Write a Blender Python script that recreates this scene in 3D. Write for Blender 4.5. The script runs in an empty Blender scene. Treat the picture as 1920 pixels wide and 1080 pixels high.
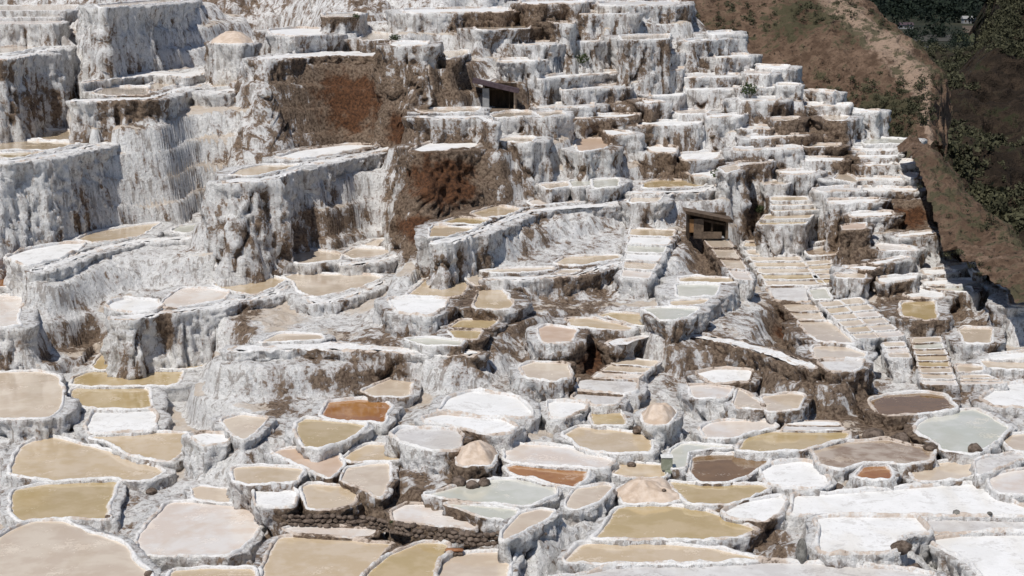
import bpy, bmesh, math, random
import numpy as np
from mathutils import Vector

# ------------------------------------------------------------------ scene, camera, light
sc = bpy.context.scene
COL = sc.collection
CAM_H = 30.0
cam_d = bpy.data.cameras.new('camera'); cam = bpy.data.objects.new('camera', cam_d); COL.objects.link(cam)
cam.location = (0, 0, CAM_H); cam.rotation_euler = (math.radians(90 - 11.2), 0, 0)
cam_d.sensor_width = 36.0; cam_d.lens = 3000 / 1920 * 36.0; cam_d.clip_end = 20000
sc.camera = cam
SUN_EL, SUN_AZ = math.radians(59), math.radians(-148)      # azimuth clockwise from +Y (view direction): from the left, a little beyond
world = bpy.data.worlds.new('World'); sc.world = world; world.use_nodes = True
wn = world.node_tree.nodes; wl = world.node_tree.links
sky = wn.new('ShaderNodeTexSky'); sky.sky_type = 'NISHITA'; sky.sun_disc = False
sky.sun_elevation = SUN_EL; sky.sun_rotation = SUN_AZ; sky.altitude = 3000; sky.dust_density = 3.0; sky.ozone_density = .6
wl.new(sky.outputs[0], wn['Background'].inputs[0]); wn['Background'].inputs[1].default_value = 0.085
sd = bpy.data.lights.new('sun', 'SUN'); sd.energy = 3.9; sd.angle = math.radians(0.55); sd.color = (1.0, 0.955, 0.885)
so = bpy.data.objects.new('sun', sd); COL.objects.link(so)
sdir = Vector((math.sin(SUN_AZ) * math.cos(SUN_EL), math.cos(SUN_AZ) * math.cos(SUN_EL), math.sin(SUN_EL)))
so.rotation_euler = sdir.to_track_quat('Z', 'Y').to_euler(); so.location = sdir * 300
vs = sc.view_settings; vs.view_transform = 'Standard'; vs.look = 'None'; vs.exposure = 0.0; vs.gamma = 1.0; vs.use_curve_mapping = False

rng = np.random.default_rng(7); random.seed(7)

# ------------------------------------------------------------------ numpy gradient noise
def _h(ix, iy, iz):
    h = (ix * 374761393 + iy * 668265263 + iz * 2147483647) & 0xffffffff
    h = ((h ^ (h >> 13)) * 1274126177) & 0xffffffff
    h = ((h ^ (h >> 16)) * 2246822519) & 0xffffffff
    return h ^ (h >> 15)
_G = rng.normal(size=(256, 3)); _G /= np.linalg.norm(_G, axis=1)[:, None]
def noise3(p):
    p = np.asarray(p, float); i = np.floor(p).astype(np.int64); f = p - i
    w = f * f * f * (f * (f * 6 - 15) + 10); out = 0
    for dx in (0, 1):
        for dy in (0, 1):
            for dz in (0, 1):
                g = _G[_h(i[:, 0] + dx, i[:, 1] + dy, i[:, 2] + dz) & 255]
                d = g[:, 0] * (f[:, 0] - dx) + g[:, 1] * (f[:, 1] - dy) + g[:, 2] * (f[:, 2] - dz)
                out = out + d * (w[:, 0] if dx else 1 - w[:, 0]) * (w[:, 1] if dy else 1 - w[:, 1]) * (w[:, 2] if dz else 1 - w[:, 2])
    return out * 1.6
def fbm(p, octaves=3, gain=.5):
    a = 1; s = 0; t = 0; p = np.asarray(p, float)
    for o in range(octaves):
        s = s + a * noise3(p + o * 17.3); t += a; a *= gain; p = p * 2.03
    return s / t

# ------------------------------------------------------------------ mesh and object helpers
def mesh_np(name, co, quads, smooth=True, attrs=None):
    me = bpy.data.meshes.new(name)
    nq, k = quads.shape
    me.vertices.add(len(co)); me.vertices.foreach_set('co', np.ascontiguousarray(co, np.float32).ravel())
    me.loops.add(nq * k); me.loops.foreach_set('vertex_index', np.ascontiguousarray(quads, np.int32).ravel())
    me.polygons.add(nq); me.polygons.foreach_set('loop_start', np.arange(0, nq * k, k, dtype=np.int32))
    me.polygons.foreach_set('loop_total', np.full(nq, k, np.int32))
    me.polygons.foreach_set('use_smooth', np.full(nq, smooth))
    for an, av in (attrs or {}).items():
        a = me.attributes.new(an, 'FLOAT', 'POINT'); a.data.foreach_set('value', np.ascontiguousarray(av, np.float32))
    me.update(calc_edges=True); me.validate()
    return me
def link(name, me, mat=None, parent=None, loc=None):
    o = bpy.data.objects.new(name, me); COL.objects.link(o)
    if mat is not None and me is not None and len(me.materials) == 0: me.materials.append(mat)
    if parent is not None: o.parent = parent
    if loc is not None: o.location = loc
    return o
def tag(o, label=None, cat=None, group=None, kind=None):
    if label: o['label'] = label
    if cat: o['category'] = cat
    if group: o['group'] = group
    if kind: o['kind'] = kind
    return o
def grid_quads(nr, nc, closed):
    r = np.arange(nr - 1)[:, None]; c = np.arange(nc if closed else nc - 1)[None, :]
    c2 = (c + 1) % nc
    return np.stack([r * nc + c, (r + 1) * nc + c, (r + 1) * nc + c2, r * nc + c2], -1).reshape(-1, 4)
def bm_obj(name, bm, mat, parent=None, smooth=False):
    me = bpy.data.meshes.new(name); bm.to_mesh(me); bm.free()
    for pl in me.polygons: pl.use_smooth = smooth
    return link(name, me, mat, parent)
def add_box(bm, c, s, rot=None, bevel=0.0):
    r = bmesh.ops.create_cube(bm, size=1.0); v = r['verts']
    for q in v:
        q.co = Vector((q.co.x * s[0], q.co.y * s[1], q.co.z * s[2]))
        if rot is not None: q.co = rot @ q.co
        q.co += Vector(c)
    if bevel: bmesh.ops.bevel(bm, geom=list({e for q in v for e in q.link_edges}), offset=bevel, segments=2, affect='EDGES')
    return bm

# ------------------------------------------------------------------ materials
class N:
    def __init__(self, name):
        self.m = bpy.data.materials.new(name); self.m.use_nodes = True
        self.t = self.m.node_tree; self.b = self.t.nodes['Principled BSDF']
        self.pos = self.t.nodes.new('ShaderNodeNewGeometry').outputs['Position']
    def new(self, ty): return self.t.nodes.new(ty)
    def ln(self, a, b): self.t.links.new(a, b)
    def put(self, sock, v):
        if hasattr(v, 'is_linked') or hasattr(v, 'node'): self.ln(v, sock)
        else: sock.default_value = v
    def scaled(self, v):
        n = self.new('ShaderNodeVectorMath'); n.operation = 'MULTIPLY'; self.ln(self.pos, n.inputs[0]); n.inputs[1].default_value = v; return n.outputs[0]
    def noise(self, scale, detail=4, rough=.55, vec=None, dist=0):
        n = self.new('ShaderNodeTexNoise'); n.inputs['Scale'].default_value = scale; n.inputs['Detail'].default_value = detail
        n.inputs['Roughness'].default_value = rough; n.inputs['Distortion'].default_value = dist
        self.ln(vec if vec is not None else self.pos, n.inputs['Vector']); return n.outputs['Fac']
    def voronoi(self, scale, vec=None, feature='F1'):
        n = self.new('ShaderNodeTexVoronoi'); n.feature = feature; n.inputs['Scale'].default_value = scale
        self.ln(vec if vec is not None else self.pos, n.inputs['Vector']); return n.outputs['Distance']
    def math(self, op, a, b=0.0, c=None):
        n = self.new('ShaderNodeMath'); n.operation = op; self.put(n.inputs[0], a); self.put(n.inputs[1], b)
        if c is not None: self.put(n.inputs[2], c)
        return n.outputs[0]
    def step(self, x, lo, hi):
        n = self.new('ShaderNodeMapRange'); n.interpolation_type = 'SMOOTHSTEP'; self.put(n.inputs[0], x)
        n.inputs[1].default_value = lo; n.inputs[2].default_value = hi; return n.outputs[0]
    def mix(self, f, a, b):
        n = self.new('ShaderNodeMix'); n.data_type = 'RGBA'; self.put(n.inputs[0], f)
        for s, v in ((n.inputs[6], a), (n.inputs[7], b)):
            if isinstance(v, tuple): s.default_value = (*v, 1)
            else: self.ln(v, s)
        return n.outputs[2]
    def attr(self, name):
        n = self.new('ShaderNodeAttribute'); n.attribute_name = name; return n.outputs['Fac']
    def bump(self, h, strength, dist, normal=None):
        n = self.new('ShaderNodeBump'); n.inputs['Strength'].default_value = strength; n.inputs['Distance'].default_value = dist
        self.ln(h, n.inputs['Height'])
        if normal is not None: self.ln(normal, n.inputs['Normal'])
        return n.outputs[0]
    def out(self, col, rough=.9, normal=None, spec=.2):
        self.put(self.b.inputs['Base Color'], (*col, 1) if isinstance(col, tuple) else col)
        self.put(self.b.inputs['Roughness'], rough); self.b.inputs['Specular IOR Level'].default_value = spec
        if normal is not None: self.ln(normal, self.b.inputs['Normal'])
        return self.m

def crust_material():
    n = N('salt_crust')
    br = n.attr('brown')
    streak = n.noise(1.0, 6, .62, n.scaled((1.5, 1.5, .28)), .6)
    mid = n.noise(.9, 6, .6)
    fine = n.noise(5.5, 5, .65)
    grain = n.noise(17, 4, .7)
    s = n.math('MULTIPLY_ADD', n.math('SUBTRACT', streak, .5), 2.1, br)
    s = n.math('MULTIPLY_ADD', n.math('SUBTRACT', mid, .5), 1.7, s)
    s = n.math('MULTIPLY_ADD', n.math('SUBTRACT', fine, .5), 1.1, s)
    fb = n.step(s, .46, .66)
    fp = n.step(s, .22, .56)
    salt = n.mix(n.step(n.math('ADD', n.math('MULTIPLY', fine, .6), n.math('MULTIPLY', grain, .4)), .36, .58), (.62, .61, .59), (.88, .87, .86))
    greyed = n.mix(n.math('MULTIPLY', fp, .6), salt, (.42, .365, .35))
    earth = n.mix(n.step(fine, .35, .62), (.085, .055, .038), (.27, .20, .145))
    rust = n.mix(n.step(fine, .35, .65), (.055, .026, .014), (.165, .075, .036))
    earth = n.mix(n.step(n.math('ADD', n.attr('rust'), n.math('MULTIPLY', n.math('SUBTRACT', mid, .5), 1.2)), .45, .75), earth, rust)
    pits = n.step(n.math('ADD', n.math('MULTIPLY', n.noise(3.2, 6, .7, n.scaled((1, 1, .5)), 1.2), .7), n.math('MULTIPLY', grain, .3)), .55, .61)
    greyed = n.mix(n.math('MULTIPLY', pits, .6), greyed, (.26, .22, .19))
    runs = n.step(n.math('ADD', n.math('MULTIPLY', n.noise(2.6, 5, .65, n.scaled((1, 1, .16)), .5), .75), n.math('MULTIPLY', fine, .3)), .54, .61)
    greyed = n.mix(n.math('MULTIPLY', runs, .65), greyed, (.24, .195, .165))
    greyed = n.mix(n.math('MULTIPLY', n.step(n.math('MULTIPLY_ADD', n.math('SUBTRACT', fine, .5), 1.0, n.attr('tan')), .35, .7), .8), greyed, n.mix(n.step(mid, .4, .6), (.60, .49, .38), (.68, .60, .52)))
    col = n.mix(fb, greyed, earth)
    hgt = n.math('ADD', n.math('MULTIPLY', fine, .7), n.math('MULTIPLY', grain, .45))
    hgt = n.math('ADD', hgt, n.math('MULTIPLY', streak, .6))
    nb = n.bump(hgt, 1.0, .22)
    return n.out(col, .85, nb, .25)
def rim_material():
    n = N('salt_rim')
    br = n.attr('brown')
    fine = n.noise(5, 5, .65); grain = n.noise(20, 4, .7); mid = n.noise(.8, 4, .55)
    salt = n.mix(n.step(fine, .34, .52), (.68, .66, .63), (.87, .86, .85))
    s = n.math('MULTIPLY_ADD', n.math('SUBTRACT', fine, .5), 1.2, n.math('MULTIPLY_ADD', n.math('SUBTRACT', mid, .5), 1.6, br))
    warm = n.mix(n.step(s, .25, .6), salt, (.62, .52, .44))
    col = n.mix(n.step(s, .66, .85), warm, (.17, .12, .085))
    hgt = n.math('ADD', n.math('MULTIPLY', fine, .7), n.math('MULTIPLY', grain, .5))
    return n.out(col, .8, n.bump(hgt, .9, .10), .3)
def pond_material(name, c1, c2, rough, dry):
    n = N(name)
    big = n.noise(.42, 3, .5, None, .8); med = n.noise(1.7, 4, .6); fine = n.noise(9, 5, .65)
    f = n.step(n.math('MULTIPLY_ADD', n.math('SUBTRACT', med, .5), .8, big), .34, .66)
    col = n.mix(f, c1, c2)
    col = n.mix(n.math('MULTIPLY', n.step(n.noise(.25, 5, .6, n.scaled((1, .5, 1)), 1.5), .5, .68), .35), col, tuple(x * k for x, k in zip(c1, (.86, .80, .70))))
    edge = n.math('ADD', n.attr('edge'), n.math('MULTIPLY', n.math('SUBTRACT', n.noise(2.6, 5, .65), .5), 1.5))
    if dry:
        col = n.mix(n.math('MULTIPLY', n.step(fine, .5, .75), .35), col, tuple(x * .8 for x in c1))
        damp = n.step(n.math('MULTIPLY_ADD', n.math('SUBTRACT', fine, .5), .5, n.noise(.9, 6, .65, None, 1.5)), .52, .66)
        col = n.mix(n.math('MULTIPLY', damp, .6), col, tuple(x * k for x, k in zip(c1, (.72, .70, .68))))
        return n.out(col, .75, n.bump(n.math('ADD', fine, n.math('MULTIPLY', med, 1.0)), .4, .04), .3)
    scum = n.step(n.math('MULTIPLY_ADD', n.math('SUBTRACT', n.noise(6, 5, .7), .5), .6, n.noise(.7, 5, .6)), .60, .72)
    col = n.mix(n.math('MULTIPLY', scum, .35), col, (.74, .67, .60))
    crust = n.step(edge, .55, .95)
    col = n.mix(n.math('MULTIPLY', crust, .65), col, (.74, .70, .66))
    shallow = n.step(n.math('SUBTRACT', edge, .0), .1, .6)
    col = n.mix(n.math('MULTIPLY', n.math('SUBTRACT', 1.0, shallow), .18), col, tuple(x * .72 for x in c1))  # middle of the pool tinted darker with depth
    r = n.math('MULTIPLY_ADD', n.math('MAXIMUM', scum, crust), .45, rough)
    return n.out(col, r, n.bump(n.noise(3.0, 3, .5), .08, .02), .5)
def plain(name, c1, c2, scale=3, rough=.85, bump=.05, spec=.2, stretch=(1, 1, 1)):
    n = N(name); a = n.noise(scale, 6, .65, n.scaled(stretch)); return n.out(n.mix(n.step(a, .35, .65), c1, c2), rough, n.bump(a, .8, bump), spec)
def hill_material(name, dark, mid_c, light, green, gscale=.06, bumpd=.6):
    n = N(name)
    a = n.noise(gscale, 7, .62); b = n.noise(gscale * 9, 6, .68); c = n.noise(gscale * 30, 5, .7)
    col = n.mix(n.step(b, .38, .62), dark, mid_c)
    col = n.mix(n.step(n.math('MULTIPLY_ADD', n.math('SUBTRACT', b, .5), 1.0, n.attr('pale')), .45, .75), col, light)
    col = n.mix(n.math('MULTIPLY', n.step(n.math('MULTIPLY_ADD', n.math('SUBTRACT', b, .5), .9, a), .52, .62), .8), col, green)
    col = n.mix(n.step(c, .56, .68), col, (.02, .017, .013))
    return n.out(col, .95, n.bump(n.math('ADD', b, n.math('MULTIPLY', c, .6)), 1.0, bumpd), .1)

HEAP = plain('tan_salt_heap', (.50, .39, .30), (.66, .55, .46), 2.2, .9, .05)
CRUST = crust_material(); RIM = rim_material()
PM = {
 'W': pond_material('dry_salt', (.75, .745, .735), (.82, .815, .81), .7, True),
 'A': pond_material('ashy_salt', (.56, .54, .53), (.66, .65, .64), .6, True),
 'C': pond_material('cream_brine', (.72, .62, .54), (.80, .76, .72), .2, False),
 'S': pond_material('sand_brine', (.61, .50, .39), (.71, .61, .49), .10, False),
 'T': pond_material('tan_brine', (.58, .45, .29), (.66, .54, .40), .09, False),
 'K': pond_material('khaki_brine', (.49, .37, .185), (.58, .45, .27), .07, False),
 'O': pond_material('ochre_brine', (.32, .13, .035), (.42, .20, .06), .06, False),
 'R': pond_material('brown_brine', (.20, .115, .045), (.25, .145, .06), .05, False),
 'G': pond_material('green_brine', (.58, .58, .50), (.67, .66, .60), .12, False),
 'P': pond_material('pink_brine', (.56, .41, .30), (.64, .50, .40), .4, False),
 'B': pond_material('murky_brine', (.32, .22, .135), (.56, .46, .36), .07, False),
}

# ------------------------------------------------------------------ survey data (metres): colour, label, kind, height, outline
PONDS = [
('S', 'pale sand-coloured salt pond, filling the bottom left corner of the picture', 'p', 9.5, 2.2, [(-19.01,55.88),(-18.7,56.97),(-18.26,57.8),(-17.01,57.86),(-15.68,56.62),(-14.16,55.27),(-13.2,53.37),(-12.65,52.66),(-12.07,50.62),(-18.42,50.62),(-19.94,55.16)]),
('K', 'khaki salt pond, right behind the big pond in the bottom left corner', 'p', 8.52, 2.2, [(-20.94,64.61),(-19.81,65.4),(-16.91,65.91),(-16.82,64.33),(-16.44,61.92),(-16.03,60.7),(-18.32,60.89),(-19.5,60.57),(-20.13,61.46),(-20.88,63.91)]),
('T', 'tan salt pond, long and rounded, split by a slanting rim from its neighbour, lower left', 'p', 8.61, 2.2, [(-22.02,67.39),(-22.48,70.72),(-21.81,72.44),(-19.92,70.97),(-17.93,69.56),(-15.53,67.39),(-15.13,66.63),(-15.43,65.66),(-16.16,65.37),(-16.89,65.84),(-19.55,65.52),(-20.86,65.88),(-21.64,66.4)]),
('T', 'tan salt pond, wedge behind the slanting rim, lower left', 'p', 8.8, 2.2, [(-19.67,71.45),(-16.55,72.13),(-15.22,72.12),(-14.8,70.63),(-14.91,68.19),(-15.02,67.56),(-17.05,68.54),(-18.49,70.51)]),
('W', 'dry white salt pond, small and square, in front of the three khaki ponds at left', 'p', 8.87, 2.2, [(-20.1,72.94),(-20.42,75.57),(-17.67,75.65),(-17.23,74.82),(-16.71,72.08),(-19.7,71.61)]),
('K', 'khaki salt pond, nearest of three stacked below the tall left wall', 'p', 8.95, 2.2, [(-22.65,79.81),(-18.67,79.81),(-17.73,75.8),(-19.21,75.53),(-21.6,76.09)]),
('K', 'khaki salt pond, middle one of three stacked below the tall left wall', 'p', 9.01, 2.2, [(-23.05,81.5),(-22.58,82.94),(-17.58,83.26),(-17.26,79.92),(-22.6,79.81)]),
('K', 'khaki salt pond, farthest of three stacked at the foot of the tall left wall', 'p', 9.09, 2.2, [(-22.63,83.79),(-22.83,86.53),(-19.52,87.68),(-16.69,87.81),(-16.69,83.27),(-22.3,82.95)]),
('S', 'pale sand-coloured salt pond, cut by the left edge, at the foot of the tall wall', 'p', 9.55, 2.55, [(-28.45,80.43),(-24.72,80.88),(-23.36,79.99),(-22.43,77.51),(-21.46,73.6),(-21.54,71.94),(-24.02,71.67),(-25.5,71.67)]),
('C', 'pale cream salt pond, large and round with a thick white rim, bottom left of centre', 'p', 8.74, 2.2, [(-14.24,57.74),(-14.27,58.74),(-14.09,61.88),(-13.82,62.35),(-12.32,62.25),(-11.17,61.88),(-9.9,61.29),(-9.84,59.84),(-9.95,57.92),(-10.28,56.61),(-10.6,56.16),(-13.23,56.16),(-13.78,56.61)]),
('S', 'pale sand-coloured salt pond, small sliver behind the round thick-rimmed pond, lower left', 'p', 8.8, 2.2, [(-13.37,63.96),(-13.06,64.31),(-11.15,63.61),(-11.02,61.9),(-12.91,62.39)]),
('S', 'pale sand-coloured salt pond, tucked under the fluted white wall, left of centre', 'p', 10.27, 2.2, [(-13.02,69.15),(-12.33,70.03),(-10.97,69.5),(-11.15,67.46),(-11.47,66.0),(-12.31,67.13)]),
('T', 'tan salt pond, sliver at the bottom edge, left of centre', 'p', 9.5, 2.2, [(-11.89,52.76),(-10.65,53.06),(-8.91,52.96),(-8.43,50.51),(-11.42,50.51)]),
('W', 'dry white salt pond, small flat below the fluted white wall, left of the sand pond', 'p', 9.97, 2.2, [(-14.17,67.66),(-13.56,68.16),(-12.39,67.82),(-12.33,66.53),(-13.17,66.05)]),
('O', 'rusty ochre salt pond, bright, under the brown gully left of centre', 'p', 10.37, 2.2, [(-8.63,69.46),(-8.5,71.86),(-7.05,72.33),(-5.86,71.77),(-5.58,71.03),(-5.65,68.08),(-6.39,68.51),(-7.91,68.78)]),
('K', 'khaki salt pond, rounded, just in front of the bright ochre pond', 'p', 10.37, 2.2, [(-9.58,68.12),(-9.29,68.97),(-8.63,68.78),(-7.01,68.27),(-6.38,67.86),(-7.04,65.55),(-8.04,64.39),(-8.74,64.62)]),
('P', 'pinkish tan salt pond, crescent, in the cluster of round ponds at lower centre left', 'p', 9.9, 2.2, [(-10.2,65.35),(-9.84,65.97),(-9.09,66.05),(-7.35,65.12),(-7.0,63.83),(-7.12,62.59),(-7.35,61.76),(-7.89,62.45),(-9.48,64.59)]),
('T', 'tan salt pond, pointed, in front of the ashy pond, lower centre left', 'p', 9.9, 2.2, [(-7.12,64.47),(-6.79,65.67),(-6.28,66.62),(-5.11,66.46),(-4.27,65.91),(-4.42,64.32),(-5.39,64.1),(-6.62,63.95)]),
('T', 'tan salt pond, flat wedge left of the crescent pond, lower left centre', 'p', 9.9, 3.8, [(-11.51,63.31),(-10.39,63.6),(-8.55,63.17),(-8.64,61.24),(-10.42,61.03),(-11.11,61.37)]),
('S', 'pale sand-coloured salt pond, leaf-shaped, against the white block wall, lower centre', 'p', 9.9, 2.2, [(-6.82,63.27),(-5.7,63.89),(-5.11,63.97),(-4.99,62.91),(-5.02,60.01),(-5.17,59.24),(-5.94,60.46),(-6.85,61.4)]),
('T', 'tan salt pond, squarish, above the dark stone wall, lower centre left', 'p', 9.67, 2.47, [(-8.45,61.4),(-8.13,61.95),(-6.6,61.54),(-6.15,61.07),(-6.16,59.41),(-6.71,58.72),(-7.85,58.66)]),
('W', 'dry white salt pond, small, left end of the dark stone wall', 'p', 9.67, 2.2, [(-10.31,61.27),(-8.91,61.34),(-8.53,60.67),(-8.42,58.78),(-9.89,59.0)]),
('T', 'tan salt pond, big, at the bottom edge left of centre', 'p', 9.07, 2.2, [(-8.89,54.31),(-8.75,57.39),(-7.54,57.39),(-5.48,56.75),(-4.46,56.53),(-4.73,55.64),(-5.09,53.95),(-5.49,51.86),(-8.6,51.8)]),
('C', 'pale cream salt pond, narrow strip below the dark stone wall', 'p', 9.14, 2.2, [(-8.73,58.06),(-8.22,58.36),(-5.13,58.0),(-5.35,57.04),(-8.04,57.39)]),
('K', 'khaki salt pond, slanted, at the bottom edge left of the orange slab', 'p', 9.64, 2.2, [(-4.92,52.21),(-4.39,53.88),(-3.29,55.24),(-2.32,55.07),(-2.27,54.26),(-2.64,53.36),(-2.71,50.4),(-5.32,50.29)]),
('S', 'pale sand-coloured salt pond, bottom edge, in front of the orange slab', 'p', 9.5, 2.2, [(-2.47,53.86),(-1.78,54.52),(0.13,54.68),(0.0,53.62),(-0.45,50.57),(-2.66,50.57)]),
('C', 'pale cream salt pond, just above the right half of the dark stone wall', 'p', 9.67, 2.2, [(-4.64,58.44),(-4.14,59.31),(-3.25,59.31),(-1.64,58.12),(-1.3,57.03),(-1.38,56.45),(-2.39,56.85),(-4.34,57.15)]),
('G', 'pale greenish salt pond, broad, lower centre, below the tan heap', 'p', 10.07, 2.2, [(-3.45,59.19),(-2.51,59.97),(-1.69,60.77),(-0.64,61.24),(0.85,61.24),(1.72,60.17),(1.76,59.32),(0.81,58.18),(0.0,58.05),(-2.25,58.68)]),
('G', 'pale greenish salt pond, narrow strip in front of the broad green one, lower centre', 'p', 10.07, 2.2, [(-2.65,58.33),(-0.1,57.71),(0.26,57.47),(-0.1,56.11),(-1.39,56.96)]),
('A', 'ashy grey salt pond, right of the bright ochre pond, centre left', 'p', 10.79, 2.2, [(-5.06,64.77),(-4.8,65.96),(-2.33,65.77),(-2.08,65.0),(-2.22,62.55),(-3.16,62.7),(-4.05,63.16)]),
('W', 'dry white salt pond, larger of two dazzling ones at centre, farther back', 'p', 10.79, 2.2, [(-3.3,68.3),(-2.93,70.8),(-1.91,72.22),(0.24,71.08),(0.83,68.68),(0.82,67.65),(0.23,67.32),(-2.84,68.49)]),
('W', 'dry white salt pond, nearer of the two dazzling ones at centre', 'p', 10.79, 3.05, [(-3.85,67.61),(-3.06,68.2),(-0.35,67.36),(0.3,66.13),(-0.11,65.16),(-0.79,64.92),(-2.34,66.0),(-3.7,66.85)]),
('P', 'pinkish tan salt heap, steep little one beside the two dazzling white ponds', 'H0.96', 10.53, 2.2, [(-2.31,63.04),(-2.04,63.47),(-1.0,63.83),(-0.66,63.23),(-0.85,61.47),(-2.09,61.47)]),
('S', 'pale sand-coloured salt pond, under the brown gully, left of the dazzling white ponds', 'p', 10.58, 2.2, [(-7.11,72.98),(-5.72,75.64),(-4.78,75.23),(-4.83,71.92),(-6.45,72.02)]),
('O', 'rusty ochre salt pond, long and rusty, lower centre', 'p', 10.12, 2.2, [(-0.28,62.71),(0.22,63.07),(1.67,62.5),(3.09,62.22),(2.91,61.04),(2.45,60.1),(1.62,60.36),(0.0,61.59)]),
('C', 'pale cream salt pond, long band directly behind the rusty ochre pond', 'p', 10.18, 2.2, [(-0.27,65.36),(0.23,65.83),(2.49,65.28),(4.18,63.3),(3.68,62.22),(1.67,62.53),(-0.33,63.33)]),
('T', 'tan salt pond, broad, right of the pale cream band, lower centre', 'p', 10.29, 2.2, [(2.24,66.75),(2.89,67.99),(3.82,67.79),(6.08,66.75),(5.78,64.14),(4.37,63.91),(3.07,64.53)]),
('A', 'ashy grey salt pond, brown-grey, in front of the pond stair at centre', 'p', 10.69, 2.2, [(2.77,71.15),(3.06,72.19),(5.25,71.62),(4.66,69.95),(3.69,69.95)]),
('A', 'ashy grey salt pond, silvery grey, lowest of the pond stair at centre', 'p', 10.76, 2.2, [(2.86,72.24),(3.33,74.56),(6.04,74.15),(5.62,71.55)]),
('W', 'dry white salt pond, with dark hollow on its left, right of the dazzling pair', 'p', 10.69, 2.2, [(1.63,70.41),(1.95,70.77),(3.48,70.5),(3.17,69.06),(2.27,67.76),(1.64,67.93)]),
('K', 'khaki salt pond, small, below the brown-grey pond at centre', 'p', 10.39, 2.2, [(3.58,70.02),(4.86,70.47),(5.05,67.88),(3.56,67.65)]),
('C', 'pale cream salt pond, wide, right of centre, behind the long khaki pond', 'p', 10.3, 2.2, [(8.32,67.71),(8.7,68.47),(9.47,68.98),(11.49,68.9),(11.69,67.96),(10.33,67.11),(9.7,66.28),(8.42,66.2)]),
('K', 'khaki salt pond, long, lower right of centre, with straight far rim', 'p', 10.17, 2.2, [(9.44,64.76),(10.27,67.14),(11.05,67.59),(14.72,67.54),(14.58,66.64),(12.39,64.99),(10.52,64.53)]),
('R', 'dark brown salt pond, round and deep brown, lower right of centre', 'p', 9.89, 2.2, [(7.26,62.4),(7.65,64.9),(8.26,65.13),(10.62,65.05),(10.85,64.52),(10.5,63.71),(9.45,62.06),(8.53,61.3),(7.52,61.3)]),
('K', 'khaki salt pond, pointed, in front of the round deep brown pond', 'p', 9.82, 2.2, [(6.21,61.73),(7.62,61.28),(10.04,61.32),(10.28,60.85),(9.2,59.5),(8.28,58.87),(6.84,58.84)]),
('G', 'pale greenish salt pond, white-green flat right of the grey-green box', 'p', 10.08, 2.2, [(6.72,65.07),(7.34,66.24),(9.67,65.61),(7.44,64.99),(7.07,62.6),(6.53,62.6)]),
('P', 'pinkish tan salt heap, broad one left of the pointed khaki pond', 'H0.85', 9.72, 2.2, [(4.14,60.99),(4.72,61.59),(6.22,61.59),(6.63,59.78),(6.0,59.27),(4.35,59.27)]),
('T', 'tan salt pond, small, left of the grey-green box', 'p', 9.92, 2.2, [(4.05,62.27),(4.55,63.95),(6.24,63.66),(6.25,61.92),(5.38,61.78)]),
('K', 'khaki salt pond, big golden one, bottom centre right', 'p', 9.66, 2.2, [(3.06,55.62),(3.43,56.59),(4.05,58.9),(4.61,59.26),(7.08,59.09),(7.55,58.4),(9.06,56.47),(8.3,55.68),(6.61,55.4),(3.36,55.45)]),
('T', 'tan salt pond, long and narrow, in front of the big golden pond', 'p', 9.55, 2.2, [(1.73,53.43),(2.52,55.32),(4.48,55.49),(7.26,54.83),(8.97,53.69),(7.71,53.43),(5.81,53.28),(2.94,53.22)]),
('A', 'ashy grey salt pond, pale, long, along the bottom edge right of centre', 'p', 9.5, 2.2, [(0.91,51.55),(3.93,53.16),(8.84,53.48),(11.45,53.32),(14.6,52.46),(14.1,50.51),(0.54,50.51)]),
('S', 'pale sand-coloured salt pond, small leaf, left of the sandy heap', 'p', 10.07, 2.2, [(2.08,58.29),(2.51,60.09),(3.8,60.65),(3.95,60.25),(3.32,58.29),(2.41,57.55),(2.08,57.73)]),
('S', 'pale sand-coloured salt pond, small leaf near the bottom, left of the winding channel', 'p', 10.3, 2.2, [(-0.33,54.42),(0.3,56.49),(1.06,57.05),(1.59,56.74),(1.31,55.92),(0.29,54.31),(-0.28,53.55)]),
('W', 'dry white salt pond, wedge between the big golden pond and the white flats', 'p', 9.77, 2.2, [(7.95,57.97),(8.95,59.29),(10.58,60.0),(10.64,59.35),(10.04,57.73),(9.43,57.01),(8.27,57.31)]),
('W', 'dry white salt pond, wedge right of the round deep brown pond', 'p', 9.82, 2.2, [(10.19,63.12),(10.64,63.79),(12.33,64.56),(12.63,63.74),(12.79,61.39),(12.1,60.59),(10.79,60.72),(10.17,61.46)]),
('R', 'dark brown salt pond, oval and dark, below the fluted wall at right', 'p', 10.34, 2.2, [(16.61,72.15),(17.72,73.2),(19.59,73.59),(20.39,73.11),(20.38,70.76),(19.27,70.22),(17.01,69.39),(16.55,70.01)]),
('G', 'pale greenish salt pond, broad, right of the dark oval pond', 'p', 10.18, 2.2, [(18.26,69.06),(19.15,70.2),(19.78,70.77),(21.42,71.37),(21.83,68.8),(22.06,68.29),(20.72,65.91),(19.27,64.2),(18.16,64.66),(18.13,65.82),(17.66,67.61)]),
('B', 'murky brown salt pond, long brown and tan one, lower right', 'p', 10.11, 2.2, [(12.75,65.19),(14.11,66.19),(16.23,66.68),(16.95,65.81),(17.86,65.19),(17.25,63.42),(16.19,62.98),(15.42,63.37),(14.08,63.01),(13.31,62.27),(12.83,62.55),(12.66,63.42)]),
('O', 'rusty ochre salt pond, tiny round one, lower right', 'p', 10.03, 2.2, [(13.88,61.85),(14.57,63.23),(15.45,63.25),(15.4,61.92),(15.11,61.3),(14.08,61.3)]),
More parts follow.
